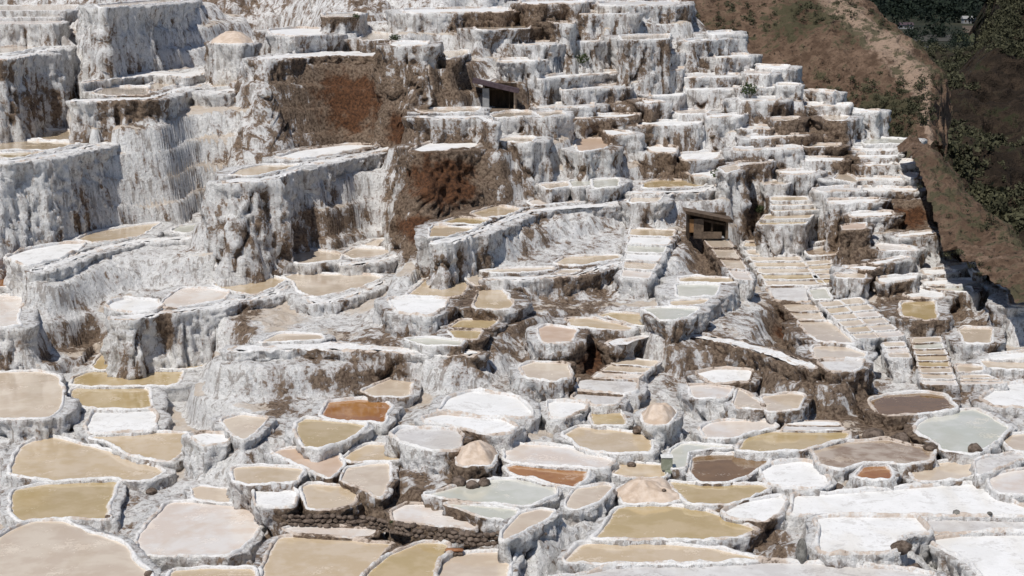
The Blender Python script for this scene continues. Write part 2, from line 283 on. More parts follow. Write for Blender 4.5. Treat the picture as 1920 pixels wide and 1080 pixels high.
('S', 'pale sand-coloured salt pond, with white right end, lower right', 'p', 9.81, 2.2, [(16.43,63.74),(17.11,63.94),(19.45,64.8),(18.83,62.45),(17.86,61.82),(16.25,61.82)]),
('A', 'ashy grey salt pond, pale, right edge, next to the sand pond with white end', 'p', 10.04, 2.2, [(19.29,63.93),(21.38,64.88),(21.58,64.3),(19.52,62.38),(18.66,61.48)]),
('W', 'dry white salt pond, largest dazzling flat, bottom right', 'p', 9.65, 2.2, [(10.57,57.9),(11.17,60.45),(12.75,60.64),(18.48,61.92),(19.08,61.76),(19.11,60.42),(19.73,59.01),(20.37,58.27),(20.19,57.72),(16.05,58.1),(13.2,58.06),(11.56,57.99)]),
('W', 'dry white salt pond, square dazzling flat, bottom right, left of the brown rock', 'p', 9.87, 2.2, [(11.43,57.21),(15.16,57.33),(15.22,56.45),(15.24,55.53),(14.29,55.23),(13.95,54.87),(13.5,53.52),(10.86,53.26),(11.24,55.7)]),
('A', 'ashy grey salt pond, pale, bottom right, between the white flats', 'p', 9.55, 2.2, [(15.76,57.98),(20.28,57.68),(19.92,56.58),(16.49,56.35),(15.53,56.29)]),
('W', 'dry white salt pond, bottom right corner flat', 'p', 9.5, 2.2, [(15.48,55.85),(16.99,56.36),(20.03,56.6),(18.02,50.51),(16.34,51.46),(16.0,54.21),(15.58,54.75)]),
('S', 'pale sand-coloured salt pond, at the right edge, above the pale ashy one', 'p', 10.02, 2.2, [(21.23,66.86),(21.84,67.67),(23.76,68.17),(22.7,64.96),(21.31,65.19)]),
('C', 'pale cream salt pond, at the right edge, behind the largest white flat', 'p', 9.87, 2.2, [(19.28,62.1),(20.33,62.88),(22.34,63.67),(21.04,59.73),(19.09,59.83),(19.01,60.47)]),
('W', 'dry white salt pond, at the right edge, on the dark stone bank', 'p', 10.17, 2.2, [(22.02,72.86),(23.94,75.67),(26.6,76.6),(24.87,71.37),(22.46,71.55)]),
('W', 'dry white salt pan, first down the white steps behind the long khaki pond', 'ps', 10.27, 2.2, [(12.34,69.06),(14.54,68.89),(14.59,68.25),(12.1,68.34)]),
('A', 'ashy grey salt pan, second down the white steps behind the long khaki pond', 'ps', 10.24, 2.2, [(12.07,68.32),(14.62,68.24),(14.67,67.62),(11.83,67.62)]),
('S', 'pale sand-coloured salt pond, in the hollow behind the wide cream pond, right of centre', 'p', 10.84, 2.7, [(11.37,71.0),(12.85,71.75),(13.54,71.47),(12.74,68.78),(11.32,68.34)]),
('S', 'pale sand-coloured salt pond, left one in the hollow behind the wide cream pond', 'p', 10.84, 2.7, [(9.95,69.67),(10.62,72.62),(11.29,69.67),(11.11,68.78),(10.11,68.96)]),
('C', 'pale cream salt pond, low shelf in front of the dark fluted wall, right of centre', 'p', 10.84, 2.2, [(8.29,73.02),(9.07,73.23),(10.37,72.62),(9.73,70.59),(8.29,70.77)]),
('W', 'dry white salt pond, at the foot of the dark fluted wall, right of centre', 'p', 10.84, 2.2, [(8.84,75.23),(9.94,76.18),(11.75,76.08),(11.24,73.59),(9.51,73.27)]),
('W', 'dry white salt pond, elongated, left edge, above the ochre sliver', 'p', 13.72, 3.8, [(-29.31,91.14),(-28.87,93.81),(-27.28,96.08),(-25.98,96.08),(-25.7,93.81),(-26.19,90.2),(-27.12,88.41),(-28.43,89.75)]),
('T', 'tan salt pond, elongated, under the big white bulge at left', 'p', 13.72, 2.2, [(-26.89,97.3),(-26.57,100.55),(-24.3,103.39),(-23.1,104.29),(-23.17,98.72),(-25.34,96.12)]),
('G', 'pale greenish salt pond, narrow one on the left ridge crest', 'p', 13.72, 2.2, [(-21.77,100.81),(-21.65,102.72),(-19.93,104.29),(-19.29,104.06),(-20.67,99.54)]),
('G', 'pale greenish salt pond, right end of the left ridge crest', 'p', 13.72, 2.2, [(-20.72,107.36),(-20.31,109.07),(-18.21,108.82),(-17.46,106.88),(-18.26,104.77),(-19.86,105.23)]),
('O', 'rusty ochre salt pond, half cut by the left edge of the picture, halfway up', 'p', 12.11, 2.2, [(-33.01,94.48),(-29.27,94.83),(-27.21,95.53),(-27.18,92.0),(-27.47,90.87),(-31.53,90.07)]),
('C', 'pale cream salt pond, small, cut by the left edge, under the ochre sliver', 'p', 11.7, 3.25, [(-31.67,90.4),(-28.19,90.09),(-27.6,88.43),(-26.52,83.59),(-25.78,81.89),(-28.54,81.13)]),
('W', 'dry white salt pond, left of three along the middle left crest', 'p', 12.09, 3.8, [(-22.09,85.34),(-21.93,86.49),(-21.52,87.22),(-19.73,86.93),(-19.04,85.2),(-19.08,83.54),(-20.27,83.4),(-21.49,84.09)]),
('C', 'pale cream salt pond, middle of three along the middle left crest', 'p', 12.09, 2.2, [(-19.27,86.34),(-19.06,90.46),(-17.08,90.15),(-16.12,89.06),(-16.0,86.72),(-18.35,84.84),(-18.78,84.84)]),
('T', 'tan salt pond, right of three along the middle left crest', 'p', 12.09, 2.2, [(-17.43,91.13),(-16.74,93.98),(-14.75,94.49),(-13.4,92.96),(-13.61,90.52),(-14.52,88.48),(-15.78,88.83),(-16.37,89.93)]),
('S', 'pale sand-coloured salt pond, dull, below the brown cave-pitted cliff', 'p', 12.73, 3.18, [(-14.74,99.5),(-14.2,100.7),(-10.63,98.34),(-10.43,95.68),(-12.49,94.49),(-13.59,95.57)]),
('S', 'pale sand-coloured salt pond, lower of two on the crest right of the pitted cliff', 'p', 12.73, 2.2, [(-10.5,97.88),(-10.0,100.4),(-7.46,99.61),(-7.96,97.34),(-9.59,96.19)]),
('S', 'pale sand-coloured salt pond, upper of two on the crest right of the pitted cliff', 'p', 12.73, 2.2, [(-9.72,101.02),(-8.76,103.8),(-5.67,103.59),(-6.33,101.43),(-7.95,100.22)]),
('S', 'pale sand-coloured salt pond, big and flat, atop the tall white bastion left of centre', 'p', 12.09, 2.2, [(-13.63,93.86),(-13.04,94.89),(-8.34,94.54),(-7.68,93.52),(-8.82,90.15),(-10.68,87.98),(-11.04,87.55),(-12.07,89.42),(-12.83,92.19)]),
('T', 'tan salt pond, in front of the purple-brown wall, centre', 'p', 12.95, 2.2, [(-5.64,83.7),(-4.74,88.96),(-2.71,88.58),(-2.39,86.86),(-2.76,83.58),(-5.4,83.58)]),
('W', 'dry white salt pond, bright, just in front of a tan pond at centre', 'p', 12.95, 2.2, [(-6.51,83.24),(-3.37,83.24),(-3.55,80.06),(-4.2,78.52),(-5.76,79.28)]),
('T', 'tan salt pond, round, on the knoll at centre', 'p', 12.95, 2.78, [(-1.97,81.53),(-1.79,86.13),(-0.67,86.31),(0.08,81.53),(-0.19,80.33),(-1.86,80.33)]),
('S', 'pale sand-coloured salt pond, behind the round knoll pond, centre', 'p', 13.16, 2.2, [(-2.65,88.6),(-1.83,89.91),(-1.33,86.86),(-1.88,85.34),(-2.35,86.56)]),
('K', 'khaki salt pond, upper small twin below the round knoll pond', 'p', 12.39, 2.2, [(-3.16,78.51),(-2.66,80.46),(-0.69,80.33),(-1.2,78.24)]),
('K', 'khaki salt pond, lower small twin below the round knoll pond', 'p', 12.39, 2.2, [(-3.22,78.02),(-1.47,78.0),(-1.66,75.81),(-2.74,76.08)]),
('T', 'tan salt pond, nearest of three at the foot of the brown slope, centre', 'p', 15.36, 3.8, [(-4.74,91.19),(-4.63,92.76),(-1.92,91.77),(-3.73,88.4),(-4.59,88.22)]),
('K', 'khaki salt pond, middle of three at the foot of the brown slope, centre', 'p', 15.36, 2.2, [(-4.28,93.71),(-3.15,95.99),(-1.25,94.9),(-1.96,92.9),(-4.01,93.3)]),
('T', 'tan salt pond, farthest of three at the foot of the brown slope, centre', 'p', 15.36, 2.2, [(-2.56,97.43),(-1.02,100.81),(0.6,99.41),(-0.32,96.44),(-1.69,95.58)]),
('S', 'pale sand-coloured salt pond, sliver at the foot of the white bastion, left of centre', 'p', 12.09, 2.2, [(-12.43,76.51),(-11.75,78.65),(-9.65,78.41),(-9.23,77.09),(-11.8,76.63)]),
('G', 'pale greenish salt pond, sliver on the long white crest, centre', 'p', 12.39, 2.2, [(-5.27,75.97),(-4.18,76.43),(-2.33,75.62),(-2.55,74.5),(-4.09,74.72)]),
('W', 'dry white salt ledge, long narrow crest of the fluted white wall, left of centre', 'L', 12.01, 2.2, [(-13.69,75.45),(-13.33,76.35),(-11.55,76.69),(-8.97,77.16),(-5.73,76.12),(-2.59,75.56),(-1.59,74.9),(-2.04,74.35),(-4.1,74.79),(-7.23,75.45),(-10.39,75.9),(-12.64,75.34)]),
('W', 'dry white salt ledge, curving crest of the dark fluted wall, right of centre', 'L', 11.89, 2.2, [(4.78,77.63),(6.55,79.91),(8.98,79.67),(11.2,77.98),(12.74,75.92),(14.22,72.69),(13.95,72.08),(12.48,75.14),(10.96,77.17),(8.9,78.94),(6.5,79.18),(5.01,77.05)]),
('T', 'tan salt pond, on the white crest left of the white strip ladder, centre', 'p', 13.5, 2.2, [(2.36,90.27),(3.14,92.68),(6.23,93.4),(6.44,92.32),(5.14,90.79),(3.64,89.43)]),
('S', 'pale sand-coloured salt pond, long strip on the crest at centre, left of the tan one', 'p', 13.5, 2.2, [(-1.8,88.26),(0.0,89.08),(2.27,89.41),(2.4,88.42),(0.89,87.77),(-0.89,87.45)]),
('S', 'pale sand-coloured salt pond, small bit right on the crest at centre', 'p', 13.5, 2.2, [(2.38,87.61),(2.85,88.59),(3.96,88.59),(3.56,87.45),(2.66,86.97)]),
('T', 'tan salt pan, first down the white ladder of strips at centre', 'ps', 13.94, 2.2, [(7.59,100.59),(10.36,99.95),(9.85,97.26),(7.31,97.9)]),
('W', 'dry white salt pan, second down the white ladder of strips at centre', 'ps', 13.86, 2.2, [(7.29,97.86),(9.8,97.22),(9.32,94.68),(7.03,95.31)]),
('G', 'pale greenish salt pan, third down the white ladder of strips at centre', 'ps', 13.76, 2.2, [(7.02,95.42),(9.28,94.78),(8.82,92.37),(6.77,93.01)]),
('W', 'dry white salt pan, fourth down the white ladder of strips at centre', 'ps', 13.66, 2.2, [(6.77,93.11),(8.79,92.47),(8.35,90.19),(6.53,90.82)]),
('S', 'pale sand-coloured salt pan, fifth down the white ladder of strips at centre', 'ps', 13.56, 2.2, [(6.52,90.91),(8.32,90.28),(7.9,88.11),(6.29,88.74)]),
('C', 'pale cream salt pan, sixth down the white ladder of strips at centre', 'ps', 13.46, 2.2, [(6.29,88.82),(7.87,88.19),(7.48,86.13),(6.07,86.75)]),
('K', 'khaki salt pond, sliver under the dark pitted wall, centre', 'p', 12.17, 2.2, [(4.56,82.62),(5.26,83.43),(7.33,82.49),(7.58,80.46),(6.54,79.83)]),
('T', 'tan salt pond, strip below the dark pitted wall, centre', 'p', 12.17, 2.2, [(2.79,81.7),(4.19,81.96),(6.32,79.46),(5.66,78.84),(3.06,79.61)]),
('P', 'pinkish tan salt pond, small, right of the reddish gully, centre', 'p', 12.17, 2.2, [(1.27,79.21),(1.78,80.16),(3.32,79.11),(2.87,76.2),(1.48,76.08)]),
('G', 'pale greenish salt pond, white-green one at the foot of the green-streaked wall', 'p', 12.98, 3.8, [(6.65,80.47),(7.78,80.87),(9.66,80.44),(8.91,78.6),(8.01,77.6),(7.27,77.48),(7.14,79.01)]),
('T', 'tan salt pond, narrow, behind the white-green one, right of centre', 'p', 12.98, 2.2, [(8.27,82.34),(10.44,82.89),(9.99,81.51),(8.27,80.97)]),
('G', 'pale greenish salt pond, narrow shelf right of the green-streaked wall', 'p', 12.98, 2.2, [(9.07,86.95),(11.51,86.92),(10.8,83.57),(8.78,83.29)]),
('T', 'tan salt pond, upper shelf right of the green-streaked wall', 'p', 12.98, 2.2, [(9.4,88.73),(10.31,89.38),(12.89,88.73),(12.31,87.32),(9.4,87.32)]),
('S', 'pale sand-coloured salt pond, at the foot of the brown undercut bank, centre', 'p', 11.52, 2.2, [(0.38,74.0),(1.03,74.96),(2.69,74.64),(2.72,71.82),(1.88,71.04),(0.67,71.82)]),
('S', 'pale sand-coloured salt pan, first down the pond stair at centre', 'ps', 10.96, 2.2, [(5.44,78.09),(7.34,77.32),(6.91,76.23),(4.92,76.86)]),
('S', 'pale sand-coloured salt pan, second down the pond stair at centre', 'ps', 10.9, 2.2, [(4.83,76.85),(6.84,76.25),(6.42,75.19),(4.33,75.66)]),
('C', 'pale cream salt pan, third down the pond stair at centre', 'ps', 10.84, 2.2, [(4.24,75.66),(6.36,75.21),(5.95,74.18),(3.76,74.5)]),
('S', 'pale sand-coloured salt heap, round one in the gully right of the pond stair', 'H0.9', 10.96, 2.2, [(5.71,67.78),(6.02,68.39),(7.08,68.39),(7.21,67.78),(6.65,65.9),(5.74,65.9)]),
('T', 'tan salt pan, first down the ladder heading the stairway right of the lower hut', 'ps', 15.0, 2.2, [(17.54,107.6),(19.92,107.63),(19.86,105.78),(17.23,105.47)]),
('S', 'pale sand-coloured salt pan, second down the ladder heading the stairway right of the lower hut', 'ps', 14.8, 2.51, [(17.4,106.49),(20.12,106.86),(20.07,105.05),(17.11,104.43)]),
('T', 'tan salt pan, third down the ladder heading the stairway right of the lower hut', 'ps', 14.57, 3.8, [(17.3,105.54),(20.35,106.23),(20.29,104.47),(17.01,103.54)]),
('T', 'tan salt pan, first down the curved ladder right of the lower hut', 'ps', 14.29, 3.8, [(16.62,104.06),(19.86,104.52),(19.27,102.47),(16.11,102.09)]),
('K', 'khaki salt pan, second down the curved ladder right of the lower hut', 'ps', 14.09, 3.8, [(16.22,103.02),(19.4,103.39),(18.82,101.4),(15.72,101.1)]),
('T', 'tan salt pan, third down the curved ladder right of the lower hut', 'ps', 12.79, 2.2, [(16.91,108.97),(20.24,109.28),(19.65,107.22),(16.39,106.99)]),
('S', 'pale sand-coloured salt pan, fourth down the curved ladder right of the lower hut', 'ps', 12.57, 2.2, [(16.5,107.95),(19.78,108.18),(19.2,106.18),(16.0,106.03)]),
('S', 'pale sand-coloured salt pan, fifth down the curved ladder right of the lower hut', 'ps', 12.42, 2.2, [(16.03,106.53),(19.25,106.68),(18.69,104.75),(15.55,104.67)]),
('T', 'tan salt pan, sixth down the curved ladder right of the lower hut', 'ps', 12.33, 2.2, [(15.53,104.81),(18.67,104.88),(18.13,103.02),(15.07,103.02)]),
('S', 'pale sand-coloured salt pan, first down the ladder below the curved one at right', 'ps', 12.16, 2.2, [(15.18,102.8),(18.25,102.81),(18.23,100.93),(15.12,100.9)]),
('S', 'pale sand-coloured salt pan, second down the ladder below the curved one at right', 'ps', 12.08, 2.2, [(15.17,100.98),(18.31,101.02),(18.29,99.21),(15.11,99.15)]),
('T', 'tan salt pan, third down the ladder below the curved one at right', 'ps', 12.0, 2.2, [(15.17,99.23),(18.37,99.3),(18.35,97.55),(15.11,97.47)]),
('S', 'pale sand-coloured salt pan, fourth down the ladder below the curved one at right', 'ps', 11.92, 2.2, [(15.16,97.54),(18.43,97.64),(18.41,95.95),(15.11,95.84)]),
('K', 'khaki salt pan, fifth down the ladder below the curved one at right', 'ps', 11.84, 2.2, [(15.16,95.91),(18.49,96.03),(18.47,94.41),(15.11,94.27)]),
('S', 'pale sand-coloured salt pan, sixth down the ladder below the curved one at right', 'ps', 11.76, 2.2, [(15.16,94.34),(18.55,94.48),(18.53,92.91),(15.1,92.75)]),
('S', 'pale sand-coloured salt pan, first down the narrow ladder in front of the lower hut', 'ps', 13.47, 2.2, [(12.07,99.45),(13.6,99.43),(13.48,96.06),(12.11,96.24)]),
('S', 'pale sand-coloured salt pan, second down the narrow ladder in front of the lower hut', 'ps', 13.36, 2.2, [(12.2,96.22),(13.54,96.01),(13.43,92.88),(12.23,93.22)]),
('S', 'pale sand-coloured salt pan, third down the narrow ladder in front of the lower hut', 'ps', 13.26, 2.2, [(12.32,93.19),(13.49,92.82),(13.38,89.9),(12.35,90.39)]),
('C', 'pale cream salt pan, fourth down the narrow ladder in front of the lower hut', 'ps', 13.16, 2.2, [(12.43,90.36),(13.44,89.85),(13.34,87.12),(12.47,87.73)]),
('A', 'ashy grey salt pond, brownish, top left of the lower stairway at right', 'p', 11.66, 2.2, [(15.06,92.74),(17.37,92.94),(16.94,88.4),(14.89,88.37)]),
('G', 'pale greenish salt pond, beside the white rim, top of the lower stairway at right', 'p', 11.92, 2.2, [(17.16,90.66),(18.24,91.29),(17.95,87.9),(16.9,87.75)]),
('S', 'pale sand-coloured salt pan, first down the lower stairway at right, left of the white rim', 'ps', 11.59, 2.2, [(15.16,88.41),(17.01,88.41),(16.92,86.37),(15.29,86.37)]),
('S', 'pale sand-coloured salt pan, second down the lower stairway at right, left of the white rim', 'ps', 11.5, 2.2, [(15.39,86.4),(16.99,86.4),(16.91,84.46),(15.51,84.46)]),
('S', 'pale sand-coloured salt pond, biggest of the lower stairway at right, beside the brown mound', 'p', 11.43, 2.2, [(15.34,84.51),(17.27,84.35),(17.44,79.16),(15.65,79.54)]),
('S', 'pale sand-coloured salt pan, first down left in the stairway right of the white rim', 'ps', 11.85, 2.2, [(17.11,87.53),(18.36,88.15),(18.39,86.69),(17.14,86.11)]),
('S', 'pale sand-coloured salt pan, first down right in the stairway right of the white rim', 'ps', 11.8, 2.2, [(18.49,88.46),(19.76,89.1),(19.79,87.57),(18.53,86.99)]),
('T', 'tan salt pan, second down left in the stairway right of the white rim', 'ps', 11.78, 2.2, [(17.22,86.15),(18.47,86.72),(18.5,85.3),(17.25,84.78)]),
('S', 'pale sand-coloured salt pan, second down right in the stairway right of the white rim', 'ps', 11.73, 2.2, [(18.6,87.03),(19.88,87.6),(19.9,86.13),(18.64,85.6)]),
('S', 'pale sand-coloured salt pan, third down left in the stairway right of the white rim', 'ps', 11.71, 2.2, [(17.32,84.82),(18.57,85.34),(18.6,83.97),(17.35,83.49)]),
('C', 'pale cream salt pan, third down right in the stairway right of the white rim', 'ps', 11.66, 2.2, [(18.71,85.64),(19.98,86.16),(20.01,84.74),(18.74,84.26)]),
('S', 'pale sand-coloured salt pan, fourth down left in the stairway right of the white rim', 'ps', 11.65, 2.2, [(17.42,83.53),(18.68,84.0),(18.71,82.67),(17.45,82.24)]),
('S', 'pale sand-coloured salt pan, fourth down right in the stairway right of the white rim', 'ps', 11.59, 2.2, [(18.82,84.29),(20.09,84.77),(20.12,83.4),(18.85,82.96)]),
('T', 'tan salt pan, fifth down left in the stairway right of the white rim', 'ps', 11.58, 2.2, [(17.52,82.28),(18.78,82.7),(18.81,81.42),(17.55,81.03)]),
('S', 'pale sand-coloured salt pan, fifth down right in the stairway right of the white rim', 'ps', 11.52, 2.2, [(18.92,82.99),(20.19,83.42),(20.22,82.09),(18.95,81.7)]),
('S', 'pale sand-coloured salt pan, sixth down left in the stairway right of the white rim', 'ps', 11.52, 2.2, [(17.62,81.06),(18.88,81.44),(18.91,80.2),(17.65,79.86)]),
('C', 'pale cream salt pan, sixth down right in the stairway right of the white rim', 'ps', 11.46, 2.2, [(19.02,81.73),(20.3,82.12),(20.32,80.83),(19.05,80.48)]),
('S', 'pale sand-coloured salt pan, first down the short ladder under the stairway at right', 'ps', 11.26, 2.2, [(19.09,80.15),(20.19,80.38),(20.04,79.32),(18.96,79.16)]),
('C', 'pale cream salt pan, second down the short ladder under the stairway at right', 'ps', 11.19, 2.2, [(19.0,79.22),(20.08,79.37),(19.94,78.34),(18.86,78.26)]),
('S', 'pale sand-coloured salt pan, third down the short ladder under the stairway at right', 'ps', 11.22, 2.2, [(18.81,77.95),(19.88,78.02),(19.74,77.02),(18.68,77.01)]),
('S', 'pale sand-coloured salt pan, first down the last ladder down the right side', 'ps', 11.06, 2.2, [(20.97,81.98),(22.59,82.34),(22.37,81.15),(20.77,80.85)]),
('G', 'pale greenish salt pan, second down the last ladder down the right side', 'ps', 10.99, 2.2, [(20.8,80.9),(22.4,81.18),(22.18,80.02),(20.6,79.81)]),
('S', 'pale sand-coloured salt pan, third down the last ladder down the right side', 'ps', 10.93, 2.2, [(20.63,79.85),(22.21,80.05),(22.0,78.93),(20.43,78.79)]),
('T', 'tan salt pan, fourth down the last ladder down the right side', 'ps', 10.87, 2.2, [(20.46,78.83),(22.03,78.96),(21.83,77.86),(20.27,77.8)]),
('K', 'khaki salt pan, fifth down the last ladder down the right side', 'ps', 10.81, 2.2, [(20.3,77.84),(21.86,77.89),(21.66,76.83),(20.11,76.84)]),
('S', 'pale sand-coloured salt pan, sixth down the last ladder down the right side', 'ps', 10.77, 2.2, [(20.12,76.79),(21.67,76.78),(21.48,75.74),(19.94,75.82)]),
('S', 'pale sand-coloured salt pan, seventh down the last ladder down the right side', 'ps', 10.71, 2.2, [(19.96,75.85),(21.5,75.77),(21.32,74.76),(19.79,74.9)]),
('C', 'pale cream salt pan, eighth down the last ladder down the right side', 'ps', 10.65, 2.2, [(19.81,74.93),(21.35,74.79),(21.16,73.81),(19.64,74.01)]),
('S', 'pale sand-coloured salt pond, leaf-shaped, below the brown mound at right', 'p', 11.29, 2.2, [(15.19,79.01),(16.51,79.69),(17.69,77.6),(17.27,76.48),(14.91,76.37)]),
('A', 'ashy grey salt pond, grey sliver atop the white saddle at right', 'p', 11.67, 2.2, [(14.6,74.43),(16.93,74.71),(16.19,72.54),(14.75,71.93)]),
('S', 'pale sand-coloured salt pond, walled, near the right edge below the dark gully', 'p', 11.01, 2.2, [(24.14,84.22),(24.52,84.88),(25.98,84.62),(24.92,81.02),(23.59,80.9)]),
('S', 'pale sand-coloured salt pond, low right, right of the last ladder', 'p', 10.65, 2.2, [(22.22,77.85),(23.52,77.63),(23.17,76.41),(21.9,76.2)]),
('W', 'dry white salt pond, sliver at the right edge, two thirds down', 'p', 10.56, 2.2, [(24.72,80.34),(28.19,81.5),(27.43,79.21),(24.54,79.34)]),
('S', 'pale sand-coloured salt pond, long sliver at the right edge under the white sliver', 'p', 10.47, 2.2, [(23.77,79.5),(27.41,79.13),(26.77,77.19),(23.85,77.67)]),
('S', 'pale sand-coloured salt pan, first down the fan of strips by the right edge', 'ps', 10.56, 2.2, [(22.05,76.24),(23.36,76.15),(23.47,75.65),(21.89,75.66)]),
('S', 'pale sand-coloured salt pan, second down the fan of strips by the right edge', 'ps', 10.52, 2.2, [(21.9,75.7),(23.54,75.71),(23.66,75.22),(21.74,75.12)]),
('C', 'pale cream salt pan, third down the fan of strips by the right edge', 'ps', 10.49, 2.2, [(21.76,75.16),(23.73,75.27),(23.84,74.79),(21.6,74.59)]),
('K', 'khaki salt pond, by itself among brown banks at right', 'p', 11.65, 2.2, [(21.97,88.54),(24.02,89.11),(22.8,83.97),(22.01,83.43),(21.16,84.78)]),
('W', 'dry white salt pond, atop the grey block in the white cluster at right', 'p', 13.11, 2.2, [(20.8,92.75),(23.18,94.69),(24.04,94.69),(21.43,92.06)]),
('W', 'dry white salt pond, left end of the white cluster at right', 'p', 13.0, 2.2, [(19.17,91.95),(21.03,92.64),(21.5,91.95),(20.65,90.63)]),
('W', 'dry white salt pond, central bright slab of the white cluster at right', 'p', 12.46, 2.2, [(21.16,91.43),(23.97,92.6),(23.11,90.65),(21.04,89.53)]),
('W', 'dry white salt pond, lowest bright slab of the white cluster at right', 'p', 11.74, 2.2, [(22.45,89.79),(23.92,92.28),(25.04,91.1),(24.48,89.03),(22.74,88.88)]),
('W', 'dry white salt pond, block left of the highest cube at the right edge', 'p', 12.35, 2.2, [(26.47,95.9),(28.4,96.98),(27.9,95.43),(26.66,94.5)]),
('W', 'dry white salt pond, highest white cube near the right edge', 'p', 12.93, 2.2, [(27.67,96.28),(29.17,97.2),(29.33,96.28),(27.8,95.37)]),
('W', 'dry white salt pond, farthest right white cube under the brown ridge', 'p', 12.38, 2.2, [(28.6,95.28),(30.27,95.64),(29.71,93.57),(28.58,93.4)]),
('W', 'dry white salt pond, small cube between the two at the right edge', 'p', 12.41, 2.2, [(27.71,94.66),(28.52,95.01),(28.23,93.57),(27.51,93.39)]),
('P', 'pinkish tan salt pond, small pink one above the fan-shaped brown bank at right', 'p', 14.59, 2.2, [(20.31,97.63),(22.06,98.7),(21.52,96.21),(20.11,95.81)]),
('T', 'tan salt pond, in the bay right of the curved ladder', 'p', 12.54, 2.2, [(20.18,107.36),(22.4,108.27),(21.72,104.55),(19.61,103.28)]),
('B', 'murky brown salt pond, second in the bay right of the curved ladder', 'p', 12.24, 2.2, [(18.96,102.12),(21.67,104.57),(20.69,100.55),(18.81,99.77)]),
('S', 'pale sand-coloured salt pond, behind the white cluster left end, in the brown pocket', 'p', 12.82, 2.56, [(18.65,90.88),(20.48,91.21),(20.06,89.28),(18.5,89.44)]),
('W', 'dry white salt pond, high flat under the brown ridge at right', 'p', 13.84, 2.2, [(23.87,98.6),(26.65,100.23),(26.4,98.6),(24.12,97.58)]),
('W', 'dry white salt pond, thin slab right of the central bright slab at right', 'p', 11.92, 2.2, [(24.43,93.43),(27.1,93.93),(27.98,93.1),(26.22,91.9),(24.22,91.98)]),
('G', 'pale greenish salt pond, thin greenish slab in the white cluster at right', 'p', 11.84, 2.2, [(24.18,91.81),(26.87,91.97),(26.52,90.17),(25.19,90.92)]),
('W', 'dry white salt pond, small slab behind the central bright slab at right', 'p', 12.22, 2.2, [(24.71,95.26),(26.52,95.71),(26.85,94.24),(24.6,93.56)]),
('W', 'dry white salt pond, far right sliver below the cubes', 'p', 11.83, 2.2, [(28.67,92.74),(30.4,93.24),(31.76,92.58),(31.24,91.0),(28.66,91.16)]),
('W', 'dry white salt pond, right edge white flat beneath the cubes', 'p', 12.12, 2.2, [(27.92,88.26),(30.52,88.87),(29.28,85.1),(27.02,84.82)]),
('C', 'pale cream salt pond, narrow slab under the brown terrace wall at right', 'p', 13.46, 2.2, [(22.44,97.64),(24.18,96.66),(24.58,94.99),(22.17,94.99)]),
('W', 'dry white salt pond, upper ledge left of the brown terrace wall at right', 'p', 14.68, 2.2, [(21.63,101.94),(24.59,102.87),(24.29,100.85),(21.55,99.95)]),
('S', 'pale sand-coloured salt pan, first down the little ladder right of the curved white wall', 'ps', 12.0, 2.2, [(18.48,99.46),(20.23,100.21),(20.0,98.77),(18.39,98.16)]),
('T', 'tan salt pan, second down the little ladder right of the curved white wall', 'ps', 11.94, 2.2, [(18.42,98.19),(20.02,98.77),(19.8,97.37),(18.34,96.93)]),
('S', 'pale sand-coloured salt pan, third down the little ladder right of the curved white wall', 'ps', 11.89, 2.2, [(18.37,96.95),(19.81,97.37),(19.6,96.01),(18.29,95.72)]),
('S', 'pale sand-coloured salt pan, fourth down the little ladder right of the curved white wall', 'ps', 11.84, 2.2, [(18.32,95.75),(19.61,96.02),(19.41,94.69),(18.24,94.55)]),
('K', 'khaki salt pan, fifth down the little ladder right of the curved white wall', 'ps', 11.79, 2.2, [(18.27,94.57),(19.42,94.7),(19.22,93.41),(18.19,93.4)]),
('K', 'khaki salt pond, lowest sliver of the stack at the upper left edge', 'p', 18.76, 2.2, [(-34.27,100.52),(-32.16,100.22),(-29.32,100.82),(-30.26,97.59),(-33.01,96.75)]),
('T', 'tan salt pond, second of the stack at the upper left edge', 'p', 18.76, 2.2, [(-35.88,104.3),(-33.71,108.27),(-28.72,106.21),(-29.33,102.08),(-35.03,101.77)]),
('T', 'tan salt pond, third of the stack at the upper left', 'p', 18.76, 2.2, [(-33.34,112.61),(-33.43,115.7),(-28.02,113.75),(-27.78,108.84),(-29.01,107.3),(-33.47,109.04)]),
('T', 'tan salt pond, top of the stack at the upper left', 'p', 18.76, 2.2, [(-33.64,117.8),(-33.54,122.42),(-27.75,122.42),(-26.85,117.8),(-28.34,115.39)]),
('S', 'pale sand-coloured salt pond, on the upper left crest, by the brown bank', 'p', 21.52, 2.2, [(-29.63,113.31),(-30.14,120.08),(-27.36,120.65),(-25.25,111.56),(-28.08,110.86)]),
('S', 'pale sand-coloured salt pond, slanted on the upper left crest', 'p', 21.52, 2.2, [(-26.17,116.1),(-27.63,122.95),(-26.16,129.48),(-24.46,129.12),(-25.74,121.33),(-25.64,115.34)]),
('T', 'tan salt pond, long one on the upper left crest, beside the big brown slope', 'p', 21.52, 2.2, [(-23.28,123.66),(-23.52,129.12),(-21.15,135.93),(-19.03,135.93),(-18.85,131.76),(-19.81,123.25),(-22.11,119.08)]),
('C', 'pale cream salt heap, one under the top edge, left', 'H1.09', 24.57, 3.8, [(-23.04,123.42),(-23.78,129.98),(-21.21,129.98),(-19.62,123.42),(-20.31,120.73)]),
('S', 'pale sand-coloured salt pond, sliver at the left edge near the top', 'p', 24.24, 2.2, [(-41.42,121.84),(-37.92,127.01),(-37.18,130.78),(-35.22,114.36),(-38.79,114.03)]),
('S', 'pale sand-coloured salt pan, first down in the top left corner', 'ps', 26.75, 2.67, [(-51.9,154.97),(-42.58,159.91),(-37.0,136.98),(-44.69,133.34)]),
